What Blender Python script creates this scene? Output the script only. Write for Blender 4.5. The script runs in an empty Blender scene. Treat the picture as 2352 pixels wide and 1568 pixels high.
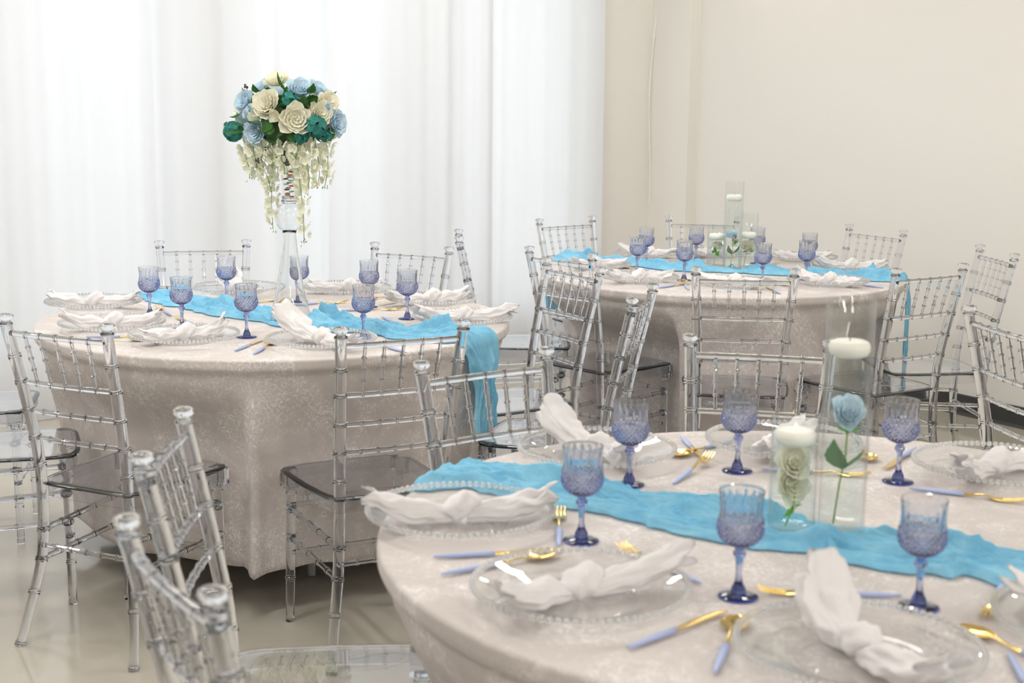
import bpy, math, random
import numpy as np
from mathutils import Vector, Matrix, noise
PI = math.pi
TAU = 2 * PI
sin, cos, rad = math.sin, math.cos, math.radians
scene = bpy.context.scene
COL = scene.collection

# ------------------------------------------------------------------ camera
CAM_H, PITCH, ROLL = 1.4836, 0.1692, 0.0108
cam_d = bpy.data.cameras.new('camera')
cam = bpy.data.objects.new('camera', cam_d)
COL.objects.link(cam)
cam_d.sensor_width = 36.0
cam_d.lens = 50.0
fwd = Vector((0, cos(PITCH), -sin(PITCH)))
up0 = Vector((0, sin(PITCH), cos(PITCH)))
rt0 = Vector((1, 0, 0))
rt = rt0 * cos(ROLL) + up0 * sin(ROLL)
upv = up0 * cos(ROLL) - rt0 * sin(ROLL)
cam.matrix_world = Matrix(((rt.x, upv.x, -fwd.x, 0), (rt.y, upv.y, -fwd.y, 0), (rt.z, upv.z, -fwd.z, CAM_H), (0, 0, 0, 1)))
cam_d.dof.use_dof = True
cam_d.dof.focus_distance = 4.7
cam_d.dof.aperture_fstop = 5.4
cam_d.clip_end = 200
scene.camera = cam

# ------------------------------------------------------------------ sky and exposure
world = bpy.data.worlds.new('overcast_sky')
scene.world = world
world.use_nodes = True
bg = world.node_tree.nodes['Background']
bg.inputs[0].default_value = (0.97, 0.98, 1.0, 1)
bg.inputs[1].default_value = 1.74
LAMP = 66.0          # ceiling strip brightness
scene.view_settings.view_transform = 'Standard'
scene.view_settings.look = 'None'
scene.view_settings.exposure = 0.0
scene.view_settings.gamma = 1.0
scene.view_settings.use_curve_mapping = False
scene.cycles.use_light_tree = False
scene.cycles.max_bounces = 10
scene.cycles.transmission_bounces = 10
scene.cycles.transparent_max_bounces = 24
scene.cycles.diffuse_bounces = 5
scene.cycles.glossy_bounces = 4
scene.cycles.adaptive_threshold = 0.08
scene.cycles.sample_clamp_indirect = 6.0

# ------------------------------------------------------------------ materials
def new_mat(name):
    m = bpy.data.materials.new(name)
    m.use_nodes = True
    nt = m.node_tree
    nt.nodes.clear()
    out = nt.nodes.new('ShaderNodeOutputMaterial')
    return m, nt, out

def rgba(c):
    return (c[0], c[1], c[2], 1.0)

def N(nt, typ, **kw):
    n = nt.nodes.new('ShaderNode' + typ)
    for k, v in kw.items():
        if k in n.inputs.keys():
            n.inputs[k].default_value = v
        else:
            setattr(n, k, v)
    return n

def principled(name, color, rough=0.5, metal=0.0, sheen=0.0, spec=0.5, bump=0.0, bump_scale=60.0, color2=None, cscale=8.0, clow=0.35, chigh=0.65, detail=4.0, sheen_tint=None, coords='Object'):
    m, nt, out = new_mat(name)
    p = N(nt, 'BsdfPrincipled')
    p.inputs['Base Color'].default_value = rgba(color)
    p.inputs['Roughness'].default_value = rough
    p.inputs['Metallic'].default_value = metal
    p.inputs['Specular IOR Level'].default_value = spec
    if sheen:
        p.inputs['Sheen Weight'].default_value = sheen
        p.inputs['Sheen Roughness'].default_value = 0.35
        if sheen_tint:
            p.inputs['Sheen Tint'].default_value = rgba(sheen_tint)
    nt.links.new(p.outputs[0], out.inputs[0])
    tc = N(nt, 'TexCoord')
    if color2:
        no = N(nt, 'TexNoise', Scale=cscale, Detail=detail, Roughness=0.65)
        nt.links.new(tc.outputs[coords], no.inputs['Vector'])
        mr = N(nt, 'MapRange')
        mr.inputs[1].default_value = clow
        mr.inputs[2].default_value = chigh
        nt.links.new(no.outputs[0], mr.inputs[0])
        mx = N(nt, 'Mix', data_type='RGBA')
        mx.inputs[6].default_value = rgba(color)
        mx.inputs[7].default_value = rgba(color2)
        nt.links.new(mr.outputs[0], mx.inputs[0])
        nt.links.new(mx.outputs[2], p.inputs['Base Color'])
    if bump:
        nb = N(nt, 'TexNoise', Scale=bump_scale, Detail=5.0)
        nt.links.new(tc.outputs[coords], nb.inputs['Vector'])
        b = N(nt, 'Bump', Strength=bump, Distance=0.01)
        nt.links.new(nb.outputs[0], b.inputs['Height'])
        nt.links.new(b.outputs[0], p.inputs['Normal'])
    return m

def glass(name, color=(1, 1, 1), ior=1.49, rough=0.0, absorb=None, density=0.0):
    m, nt, out = new_mat(name)
    g = N(nt, 'BsdfGlass')
    g.inputs['Color'].default_value = rgba(color)
    g.inputs['IOR'].default_value = ior
    g.inputs['Roughness'].default_value = rough
    nt.links.new(g.outputs[0], out.inputs[0])
    if absorb:
        v = N(nt, 'VolumeAbsorption')
        v.inputs['Color'].default_value = rgba(absorb)
        v.inputs['Density'].default_value = density
        nt.links.new(v.outputs[0], out.inputs[1])
    return m

def thin_glass(name, tint=(0.985, 0.99, 0.99), ior=1.45):
    """thin sheet glass: light passes straight through, reflections by Fresnel"""
    m, nt, out = new_mat(name)
    t = N(nt, 'BsdfTransparent')
    t.inputs[0].default_value = rgba(tint)
    g = N(nt, 'BsdfGlossy')
    g.inputs['Roughness'].default_value = 0.02
    f = N(nt, 'Fresnel', IOR=ior)
    ge = N(nt, 'NewGeometry')
    mi = N(nt, 'Mix', data_type='FLOAT')
    mi.inputs[2].default_value = ior
    mi.inputs[3].default_value = 1 / ior
    nt.links.new(ge.outputs['Backfacing'], mi.inputs[0])
    nt.links.new(mi.outputs[0], f.inputs['IOR'])
    mx = N(nt, 'MixShader')
    nt.links.new(f.outputs[0], mx.inputs[0])
    nt.links.new(t.outputs[0], mx.inputs[1])
    nt.links.new(g.outputs[0], mx.inputs[2])
    nt.links.new(mx.outputs[0], out.inputs[0])
    return m

def cloth(name, color, trans=0.35, clear=0.06, bump=0.3, bump_scale=180.0, color2=None, cscale=20.0, stretch=(1, 1, 1)):
    m, nt, out = new_mat(name)
    d = N(nt, 'BsdfDiffuse')
    t = N(nt, 'BsdfTranslucent')
    d.inputs[0].default_value = rgba(color)
    t.inputs[0].default_value = rgba(color)
    tc = N(nt, 'TexCoord')
    mp = N(nt, 'Mapping')
    mp.inputs['Scale'].default_value = stretch
    nt.links.new(tc.outputs['Object'], mp.inputs[0])
    if color2:
        no = N(nt, 'TexNoise', Scale=cscale, Detail=5.0, Roughness=0.7)
        nt.links.new(mp.outputs[0], no.inputs['Vector'])
        mr = N(nt, 'MapRange')
        mr.inputs[1].default_value = 0.35
        mr.inputs[2].default_value = 0.65
        nt.links.new(no.outputs[0], mr.inputs[0])
        mxc = N(nt, 'Mix', data_type='RGBA')
        mxc.inputs[6].default_value = rgba(color)
        mxc.inputs[7].default_value = rgba(color2)
        nt.links.new(mr.outputs[0], mxc.inputs[0])
        nt.links.new(mxc.outputs[2], d.inputs[0])
        nt.links.new(mxc.outputs[2], t.inputs[0])
    if bump:
        nb = N(nt, 'TexNoise', Scale=bump_scale, Detail=4.0)
        nt.links.new(mp.outputs[0], nb.inputs['Vector'])
        b = N(nt, 'Bump', Strength=bump, Distance=0.004)
        nt.links.new(nb.outputs[0], b.inputs['Height'])
        nt.links.new(b.outputs[0], d.inputs['Normal'])
    m1 = N(nt, 'MixShader')
    m1.inputs[0].default_value = trans
    nt.links.new(d.outputs[0], m1.inputs[1])
    nt.links.new(t.outputs[0], m1.inputs[2])
    last = m1
    if clear:
        c = N(nt, 'BsdfTransparent')
        m2 = N(nt, 'MixShader')
        m2.inputs[0].default_value = clear
        nt.links.new(m1.outputs[0], m2.inputs[1])
        nt.links.new(c.outputs[0], m2.inputs[2])
        last = m2
    nt.links.new(last.outputs[0], out.inputs[0])
    return m

def emitter(name, color, strength):
    m, nt, out = new_mat(name)
    e = N(nt, 'Emission')
    e.inputs[0].default_value = rgba(color)
    e.inputs[1].default_value = strength
    nt.links.new(e.outputs[0], out.inputs[0])
    return m

def velvet_mat(name):
    """crushed velvet: patches of pile lying different ways"""
    m, nt, out = new_mat(name)
    p = N(nt, 'BsdfPrincipled')
    p.inputs['Roughness'].default_value = 0.75
    p.inputs['Specular IOR Level'].default_value = 0.15
    p.inputs['Sheen Weight'].default_value = 0.22
    p.inputs['Sheen Roughness'].default_value = 0.4
    p.inputs['Sheen Tint'].default_value = (1.0, 0.96, 0.92, 1)
    nt.links.new(p.outputs[0], out.inputs[0])
    tc = N(nt, 'TexCoord')
    n1 = N(nt, 'TexNoise', Scale=5.0, Detail=6.0, Roughness=0.7, Distortion=1.0)
    n2 = N(nt, 'TexNoise', Scale=48.0, Detail=4.0, Roughness=0.75, Distortion=2.5)
    for n in (n1, n2):
        nt.links.new(tc.outputs['Object'], n.inputs['Vector'])
    mr = N(nt, 'MapRange')
    mr.inputs[1].default_value = 0.42
    mr.inputs[2].default_value = 0.62
    nt.links.new(n1.outputs[0], mr.inputs[0])
    mr2 = N(nt, 'MapRange')
    mr2.inputs[1].default_value = 0.46
    mr2.inputs[2].default_value = 0.66
    nt.links.new(n2.outputs[0], mr2.inputs[0])
    mul = N(nt, 'Mix', data_type='FLOAT')
    mul.inputs[0].default_value = 0.9
    m3 = N(nt, 'Math', operation='MULTIPLY')
    nt.links.new(mr.outputs[0], m3.inputs[0])
    nt.links.new(mr2.outputs[0], m3.inputs[1])
    nt.links.new(mr.outputs[0], mul.inputs[2])
    nt.links.new(m3.outputs[0], mul.inputs[3])
    mx = N(nt, 'Mix', data_type='RGBA')
    mx.inputs[6].default_value = (0.53, 0.487, 0.47, 1)
    mx.inputs[7].default_value = (0.90, 0.86, 0.845, 1)
    nt.links.new(mul.outputs[0], mx.inputs[0])
    nt.links.new(mx.outputs[2], p.inputs['Base Color'])
    b = N(nt, 'Bump', Strength=0.35, Distance=0.006)
    nt.links.new(n2.outputs[0], b.inputs['Height'])
    nt.links.new(b.outputs[0], p.inputs['Normal'])
    return m

M = {}
M['wall'] = principled('painted_plaster', (0.77, 0.75, 0.71), 0.75, spec=0.2, bump=0.08, bump_scale=35)
M['ceiling'] = principled('ceiling_paint', (0.86, 0.85, 0.83), 0.85, spec=0.1)
M['floor'] = principled('polished_concrete', (0.41, 0.38, 0.32), 0.10, spec=0.5, bump=0.02, bump_scale=9.0, color2=(0.48, 0.45, 0.385), cscale=1.6, detail=8)
M['ground'] = principled('outside_paving', (0.78, 0.78, 0.76), 0.9, color2=(0.70, 0.71, 0.69), cscale=0.7)
M['base'] = principled('charcoal_vinyl', (0.045, 0.046, 0.045), 0.45)
M['frame'] = principled('window_frame_grey', (0.32, 0.34, 0.33), 0.5)
M['pane'] = thin_glass('window_glass', (0.95, 0.97, 0.965))
M['curtain'] = cloth('sheer_voile', (0.86, 0.863, 0.89), trans=0.62, clear=0.03, bump=0.0)
M['acrylic'] = glass('clear_acrylic', (0.95, 0.956, 0.972), 1.49)
M['goblet'] = glass('periwinkle_glass', (1, 1, 1), 1.5, absorb=(0.41, 0.50, 0.85), density=88.0)
M['plate'] = thin_glass('plate_glass', (0.992, 0.995, 0.995), 1.5)
M['bead'] = glass('bead_glass', (0.98, 0.985, 0.985), 1.45)
_nt = M['bead'].node_tree
_d = N(_nt, 'BsdfTranslucent')
_d.inputs[0].default_value = (0.95, 0.96, 0.97, 1)  # white mixed in stands for the sparkle of lamps in the beads
_mx = N(_nt, 'MixShader')
_mx.inputs[0].default_value = 0.30
_nt.links.new(_nt.nodes['Glass BSDF'].outputs[0], _mx.inputs[1])
_nt.links.new(_d.outputs[0], _mx.inputs[2])
_nt.links.new(_mx.outputs[0], _nt.nodes['Material Output'].inputs[0])
M['vase'] = glass('vase_glass', (0.985, 0.99, 0.99), 1.48)
M['cyl'] = thin_glass('cylinder_glass', (0.985, 0.993, 0.99), 1.5)
M['water'] = thin_glass('vase_water', (0.975, 0.99, 0.985), 1.16)
M['velvet'] = velvet_mat('crushed_velvet')
M['runner'] = cloth('sky_blue_chiffon', (0.20, 0.53, 0.77), trans=0.25, clear=0.03, bump=0.6, bump_scale=60.0, color2=(0.34, 0.68, 0.86), cscale=14.0)
M['napkin'] = cloth('white_chiffon', (0.88, 0.865, 0.87), trans=0.30, clear=0.05, bump=0.35, bump_scale=90.0)
M['gold'] = principled('gold_steel', (0.83, 0.60, 0.20), 0.16, metal=1.0)
M['handle'] = principled('lavender_blue_handle', (0.36, 0.43, 0.68), 0.4)
M['wax'] = principled('candle_wax', (0.90, 0.87, 0.81), 0.45, spec=0.4)
M['wax'].node_tree.nodes['Principled BSDF'].inputs['Subsurface Weight'].default_value = 0.0
M['wick'] = principled('wick', (0.10, 0.08, 0.06), 0.9)
M['flame'] = emitter('flame', (1.0, 0.62, 0.25), 14.0)
M['cream'] = cloth('cream_petal', (0.93, 0.92, 0.83), trans=0.25, clear=0, bump=0.2, color2=(0.93, 0.91, 0.73), cscale=30)
M['pale_blue'] = cloth('pale_blue_petal', (0.58, 0.75, 0.87), trans=0.25, clear=0, bump=0.2, color2=(0.72, 0.85, 0.92), cscale=30)
M['teal'] = cloth('teal_petal', (0.035, 0.22, 0.20), trans=0.25, clear=0, bump=0.2, color2=(0.09, 0.33, 0.28), cscale=40)
M['leaf'] = cloth('dark_leaf', (0.035, 0.11, 0.03), trans=0.15, clear=0, bump=0.3, color2=(0.07, 0.17, 0.05), cscale=30)
M['leaf2'] = cloth('bright_leaf', (0.13, 0.40, 0.04), trans=0.25, clear=0, bump=0.3, color2=(0.10, 0.28, 0.04), cscale=40)
M['leaf3'] = cloth('sage_leaf', (0.14, 0.25, 0.12), trans=0.2, clear=0, bump=0.3, color2=(0.18, 0.32, 0.15), cscale=40)
M['stem'] = principled('green_stem', (0.20, 0.33, 0.06), 0.6)
M['white_petal'] = cloth('wisteria_petal', (0.93, 0.935, 0.86), trans=0.3, clear=0, bump=0.15, color2=(0.91, 0.92, 0.74), cscale=50)
M['berry'] = principled('dark_berry', (0.06, 0.055, 0.07), 0.6)
M['moss'] = principled('dark_foam', (0.06, 0.10, 0.04), 0.9)
M['amber'] = glass('amber_gem', (0.95, 0.50, 0.16), 1.5)
M['pebble'] = glass('pale_gem', (0.80, 0.90, 0.86), 1.45, rough=0.08)
M['brown_gem'] = glass('brown_gem', (0.62, 0.40, 0.28), 1.5)
M['white_plastic'] = principled('white_plastic', (0.82, 0.80, 0.76), 0.4)
M['lamp_metal'] = principled('lamp_metal', (0.75, 0.75, 0.74), 0.4)
M['strip'] = emitter('warm_white_diffuser', (1.0, 0.965, 0.92), LAMP)
M['spot'] = emitter('downlight_disc', (1.0, 0.92, 0.78), 130.0)
M['paper'] = principled('paper_tag', (0.85, 0.84, 0.80), 0.8)
M['red'] = principled('red_dot', (0.65, 0.06, 0.05), 0.6)
M['dark_ink'] = principled('ink', (0.15, 0.15, 0.14), 0.8)
M['particle'] = principled('table_board', (0.55, 0.50, 0.43), 0.6)
M['steel'] = principled('folding_leg_steel', (0.35, 0.35, 0.36), 0.35, metal=1.0)

# ------------------------------------------------------------------ mesh helpers
class MB:
    def __init__(self):
        self.v = []
        self.f = []

    def add(self, verts, faces):
        o = len(self.v)
        self.v.extend(verts)
        self.f.extend([tuple(i + o for i in f) for f in faces])

    def grid(self, rows, wrap=False, cap0=False, cap1=False):
        """rows: list of equal-length vertex rings"""
        o = len(self.v)
        n = len(rows[0])
        for r in rows:
            self.v.extend([tuple(p) for p in r])
        for i in range(len(rows) - 1):
            for j in range(n if wrap else n - 1):
                a = o + i * n + j
                b = o + i * n + (j + 1) % n
                self.f.append((a, b, b + n, a + n))
        if cap0:
            self.f.append(tuple(o + j for j in range(n))[::-1])
        if cap1:
            b = o + (len(rows) - 1) * n
            self.f.append(tuple(b + j for j in range(n)))

    def lathe(self, prof, n=24, c=(0, 0, 0), cap0=True, cap1=True, fn=None):
        rows = []
        for r, z in prof:
            rows.append([(c[0] + (r + (fn(TAU * j / n, z) if fn else 0)) * cos(TAU * j / n), c[1] + (r + (fn(TAU * j / n, z) if fn else 0)) * sin(TAU * j / n), c[2] + z) for j in range(n)])
        self.grid(rows, True, cap0, cap1)

    def tube(self, pts, radii, n=12, cap=True):
        pts = [Vector(p) for p in pts]
        rows = []
        t = (pts[1] - pts[0]).normalized()
        a = Vector((0, 0, 1)) if abs(t.z) < 0.9 else Vector((1, 0, 0))
        u = t.cross(a).normalized()
        for i, p in enumerate(pts):
            q0 = pts[max(0, i - 1)]
            q1 = pts[min(len(pts) - 1, i + 1)]
            if (q1 - q0).length > 1e-9:
                t = (q1 - q0).normalized()
            u = (u - t * u.dot(t)).normalized()
            w = t.cross(u)
            r = radii[i] if hasattr(radii, '__len__') else radii
            rows.append([p + (u * cos(TAU * j / n) + w * sin(TAU * j / n)) * r for j in range(n)])
        self.grid(rows, True, cap, cap)

    def box(self, lo, hi, M4=None):
        vs = [Vector((x, y, z)) for z in (lo[2], hi[2]) for y in (lo[1], hi[1]) for x in (lo[0], hi[0])]
        if M4:
            vs = [M4 @ v for v in vs]
        self.add([tuple(v) for v in vs], [(0, 2, 3, 1), (4, 5, 7, 6), (0, 1, 5, 4), (2, 6, 7, 3), (0, 4, 6, 2), (1, 3, 7, 5)])

    def mesh(self, name, smooth=True, sharp=None):
        me = bpy.data.meshes.new(name)
        me.from_pydata([tuple(p) for p in self.v], [], self.f)
        me.validate()
        me.update()
        if smooth:
            me.shade_smooth()
            if sharp:
                me.set_sharp_from_angle(angle=rad(sharp))
        return me

def fix_normals(me):
    import bmesh
    bm = bmesh.new()
    bm.from_mesh(me)
    bmesh.ops.recalc_face_normals(bm, faces=bm.faces)
    bm.to_mesh(me)
    bm.free()
    return me

def link(name, data, mat=None, parent=None, loc=None, rot=None):
    o = bpy.data.objects.new(name, data)
    COL.objects.link(o)
    if parent:
        o.parent = parent
    if loc is not None:
        o.location = loc
    if rot is not None:
        o.rotation_euler = rot
    if mat is not None and data is not None and not data.materials:
        data.materials.append(mat)
    return o

def build(name, mb, mat, parent=None, loc=None, rot=None, smooth=True, sharp=40, fix=True):
    me = mb.mesh(name, smooth, sharp)
    if fix:
        fix_normals(me)
    return link(name, me, mat, parent, loc, rot)

def tag(o, label=None, cat=None, group=None, kind=None):
    if label:
        o['label'] = label
    if cat:
        o['category'] = cat
    if group:
        o['group'] = group
    if kind:
        o['kind'] = kind
    return o

def empty(name, loc=(0, 0, 0), rz=0.0):
    o = bpy.data.objects.new(name, None)
    COL.objects.link(o)
    o.location = loc
    o.rotation_euler = (0, 0, rz)
    o.empty_display_size = 0.05
    return o

def copy_tree(o, parent=None):
    c = o.copy()
    COL.objects.link(c)
    c.parent = parent
    for ch in list(o.children):
        copy_tree(ch, c)
    return c

def smooth01(a, b, x):
    t = min(1.0, max(0.0, (x - a) / (b - a)))
    return t * t * (3 - 2 * t)

# ------------------------------------------------------------------ room shell
CORNER = Vector((0.87, 8.645, 0))
E1 = Vector((-0.826, -0.5636, 0))       # along the window wall, away from the corner
E2 = Vector((0.5636, -0.826, 0))        # along the bare wall, away from the corner
ROOM = Matrix(((E1.x, E2.x, 0, CORNER.x), (E1.y, E2.y, 0, CORNER.y), (0, 0, 1, 0), (0, 0, 0, 1)))
LS, LT, HC = 11.2, 11.0, 2.95
def rp(s, t, z=0):
    return ROOM @ Vector((s, t, z))

def rbox(name, boxes, mat, parent=None, kind='structure', bev=0):
    mb = MB()
    for lo, hi in boxes:
        mb.box(lo, hi, ROOM)
    o = build(name, mb, mat, parent, smooth=False)
    if kind and not parent:
        o['kind'] = kind
    return o

def rgrid(name, s0, s1, t0, t1, z0, z1, mat, flip=False):
    o = rbox(name, [((s0, t0, z0), (s1, t1, z1))], mat)
    return o

rgrid('floor', -0.3, LS + 0.3, -0.3, LT + 0.3, -0.12, 0.0, M['floor'])
rgrid('ceiling', -0.3, LS + 0.3, -0.3, LT + 0.3, HC, HC + 0.12, M['ceiling'])
rgrid('wall_right', -0.2, 0.0, -0.2, LT + 0.2, 0.0, HC, M['wall'])
rgrid('wall_left', LS, LS + 0.2, -0.2, LT + 0.2, 0.0, HC, M['wall'])
rgrid('wall_front', 0.0, LS, LT, LT + 0.2, 0.0, HC, M['wall'])
PIERS = [0.51 + 1.17 * k for k in range(8)]
ZS, ZH = 0.26, 2.62
boxes = [((0.0, -0.2, 0.0), (LS, 0.0, ZS)), ((0.0, -0.2, ZH), (LS, 0.0, HC)), ((0.0, -0.2, ZS), (PIERS[0] + 0.03, 0.0, ZH)), ((PIERS[-1] - 0.03, -0.2, ZS), (LS, 0.0, ZH))]
for p in PIERS[1:-1]:
    boxes.append(((p - 0.06, -0.2, ZS), (p + 0.06, 0.0, ZH)))
rbox('wall_back', boxes, M['wall'])
for k in range(len(PIERS) - 1):
    a, b = PIERS[k] + (0.03 if k == 0 else 0.06), PIERS[k + 1] - (0.03 if k == len(PIERS) - 2 else 0.06)
    fr = 0.045
    w = rbox('window_%d' % (k + 1), [((a, -0.14, ZS), (a + fr, -0.08, ZH)), ((b - fr, -0.14, ZS), (b, -0.08, ZH)), ((a + fr, -0.14, ZS), (b - fr, -0.08, ZS + fr)), ((a + fr, -0.14, ZH - fr), (b - fr, -0.08, ZH))], M['frame'])
    rbox('pane', [((a + fr - 0.005, -0.114, ZS + fr - 0.005), (b - fr + 0.005, -0.108, ZH - fr + 0.005))], M['pane'], parent=w)
rbox('trim_1', [((0.0, -0.01, 0.0), (0.076, 0.35, HC))], M['wall'])
mb = MB()
prof = [(0.0, 0.0), (0.020, 0.0), (0.014, 0.004), (0.009, 0.014), (0.008, 0.095), (0.006, 0.100), (0.0, 0.100)]
mb.grid([[rp(s, t, z) for s, z in prof] for t in (0.35, LT)], True, True, True)
tag(build('baseboard_right', mb, M['base'], smooth=False), kind='structure')
gm = MB()
gm.box((-14, -26, -0.25), (26, -0.2, -0.13), ROOM)
tag(build('ground_outside', gm, M['ground'], smooth=False), kind='structure')

# ------------------------------------------------------------------ curtains
CB = [0.50, 1.33, 2.28, 3.22, 4.17, 5.12, 6.07, 7.02, 7.97, 8.9]
names = ['first', 'second', 'third', 'fourth', 'fifth', 'sixth', 'seventh', 'eighth', 'ninth']
for k in range(len(CB) - 1):
    rr = random.Random(40 + k)
    a, b = CB[k] - (0.02 if k else 0.0), CB[k + 1] + 0.02
    ph = [rr.uniform(0, TAU) for _ in range(6)]
    fr = [rr.uniform(9, 14), rr.uniform(18, 26), rr.uniform(34, 46), rr.uniform(60, 80)]
    nu, nz = 230, 26
    rows = []
    for i in range(nz + 1):
        z = 0.006 + (2.884 - 0.006) * i / nz
        row = []
        for j in range(nu + 1):
            u = j / nu
            x = (b - a) * u
            wob = 0.10 * sin(1.3 * z + ph[4]) + 0.07 * sin(2.9 * z + ph[5])
            y = 0.030 * sin(fr[0] * (x + 0.08 * wob) + ph[0]) + 0.018 * sin(fr[1] * (x + 0.10 * wob) + ph[1]) + 0.010 * sin(fr[2] * (x + 0.05 * wob) + ph[2]) + 0.004 * sin(fr[3] * x + ph[3])
            e = 0.010 * sin(2.2 * z + ph[2]) * (1 if u > 0.5 else -1) * abs(2 * u - 1) ** 4 * smooth01(0, 0.6, abs(z - 1.5))
            hung = smooth01(2.45, 2.84, z)
            row.append(rp(a + x + e * 0.35, (0.10 + 0.07 * (k % 2)) * (1 - hung) + 0.13 * hung + y * 0.55 * (1 - 0.75 * hung) * (1 if 0.06 < u < 0.94 else smooth01(0, 0.06, min(u, 1 - u))), z))
        rows.append(row)
    mb = MB()
    mb.grid(rows)
    o = build('curtain', mb, M['curtain'], sharp=None, fix=False)
    tag(o, 'sheer white floor-length curtain panel, %s from the bare plaster corner' % names[k], 'curtain', 'sheer curtain panels along the windows')
rod = MB()
rod.tube([rp(0.46, 0.13, 2.87), rp(8.95, 0.13, 2.87)], 0.012, 10)
cr = build('curtain_rod', rod, M['white_plastic'])
for s in (0.5, 2.3, 4.2, 6.1, 8.0, 8.9):
    bm_ = MB()
    bm_.box((s - 0.012, 0.0, 2.855), (s + 0.012, 0.128, 2.885), ROOM)
    build('bracket', bm_, M['white_plastic'], cr, smooth=False)
tag(cr, 'white curtain rod carrying the sheer panels above the windows', 'curtain rod')

# ------------------------------------------------------------------ ceiling lamps
def strip_lamp(s, t, ang, label):
    root = empty('ceiling_lamp', rp(s, t, HC))
    root.rotation_euler = (0, 0, math.atan2(E1.y, E1.x) + ang)
    h = MB()
    h.box((-0.62, -0.075, -0.045), (0.62, 0.075, 0.0))
    build('housing', h, M['lamp_metal'], root, smooth=False)
    for y in (-0.036, 0.036):
        d = MB()
        rows = []
        for x in (-0.60, 0.60):
            rows.append([(x, y + 0.026 * cos(PI + PI * q / 8), -0.045 + 0.026 * sin(PI + PI * q / 8)) for q in range(9)])
        d.grid(rows, True, True, True)
        build('tube', d, M['strip'], root)
    tag(root, label, 'ceiling lamp', 'twin tube ceiling lamps')

k = 0
for i, s in enumerate((2.2, 4.6, 7.0)):
    for j, t in enumerate((1.4, 3.5, 7.7, 9.6)):  # the rows behind the camera are added for more ambient light
        strip_lamp(s, t, (0, PI / 2)[(i + j) % 2], 'twin tube ceiling lamp, row %s from the windows, %s from the bare wall' % (names[j], names[i]))
def downlight(s, t, label):
    root = empty('downlight', rp(s, t, HC))
    r_ = MB()
    r_.lathe([(0.085, 0.0), (0.088, -0.006), (0.070, -0.008), (0.062, -0.004)], 28)
    build('trim_ring', r_, M['lamp_metal'], root)
    d = MB()
    d.lathe([(0.060, -0.009), (0.03, -0.0095)], 24)
    build('lens', d, M['spot'], root)
    tag(root, label, 'downlight', 'downlights along the bare wall')
for q, t in enumerate((1.08, 4.4, 7.6)):
    downlight(0.30, t, 'round ceiling downlight washing the bare wall, %s from the corner' % names[q])

# ------------------------------------------------------------------ cable of fairy lights in the corner
cb = MB()
pts = []
for i in range(60):
    z = HC - 0.02 - i * (HC - 0.9) / 59
    pts.append(rp(0.10 + 0.018 * sin(z * 5.0) + 0.02 * sin(z * 2.1 + 1), 0.022 + 0.012 * (1 + sin(z * 3.3)), z))
cb.tube(pts, 0.0036, 6)
cab = build('light_string', cb, M['white_plastic'])
for z in (2.55, 2.15, 1.86, 1.52, 1.18):
    i = int(round((HC - 0.02 - z) / ((HC - 0.9) / 59)))
    b_ = MB()
    b_.lathe([(0.003, 0.010), (0.006, 0.004), (0.007, -0.004), (0.003, -0.010)], 10)
    build('bulb', b_, M['white_plastic'], cab, loc=pts[i])
tag(cab, 'thin white string of unlit bulbs hanging down the plaster corner', 'light string')

# ------------------------------------------------------------------ chairs
def rod_pts(p0, p1, r, rings, bump=0.0022, w=0.0055, bow=None):
    """points and radii of a straight rod with raised collars at fractions rings"""
    p0, p1 = Vector(p0), Vector(p1)
    L = (p1 - p0).length
    ts = [(0.0, r), (1.0, r)]
    for q in rings:
        d = w / L
        ts += [(q - d * 1.15, r), (q - d, r + bump), (q - d * 0.12, r + bump), (q, r + bump * 0.55), (q + d * 0.12, r + bump), (q + d, r + bump), (q + d * 1.15, r)]
    if bow:
        ts += [(q / 8, r) for q in range(1, 8) if all(abs(q / 8 - g) > 1.4 * w / L for g in rings)]
    ts.sort()
    pts = []
    for t, _ in ts:
        p = p0.lerp(p1, t)
        if bow:
            p = p + Vector(bow) * (4 * t * (1 - t))
        pts.append(p)
    return pts, [x[1] for x in ts]

POST = [(0.0, 0.196, -0.250), (0.15, 0.170, -0.212), (0.235, 0.156, -0.196), (0.32, 0.150, -0.190), (0.43, 0.147, -0.190), (0.54, 0.149, -0.198), (0.66, 0.154, -0.220), (0.78, 0.161, -0.246), (0.89, 0.168, -0.271)]
def post_xy(z):
    for a, b in zip(POST, POST[1:]):
        if a[0] <= z <= b[0] + 1e-9:
            t = (z - a[0]) / (b[0] - a[0])
            i = POST.index(a)
            m = lambda k: ((POST[min(k + 1, len(POST) - 1)][1] - POST[max(k - 1, 0)][1]) / (POST[min(k + 1, len(POST) - 1)][0] - POST[max(k - 1, 0)][0]), (POST[min(k + 1, len(POST) - 1)][2] - POST[max(k - 1, 0)][2]) / (POST[min(k + 1, len(POST) - 1)][0] - POST[max(k - 1, 0)][0]))
            h = b[0] - a[0]
            out = []
            for c in (0, 1):
                p0, p1, m0, m1 = a[c + 1], b[c + 1], m(i)[c] * h, m(i + 1)[c] * h
                out.append((2 * t**3 - 3 * t**2 + 1) * p0 + (t**3 - 2 * t**2 + t) * m0 + (-2 * t**3 + 3 * t**2) * p1 + (t**3 - t**2) * m1)
            return out
    return POST[-1][1:]

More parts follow.
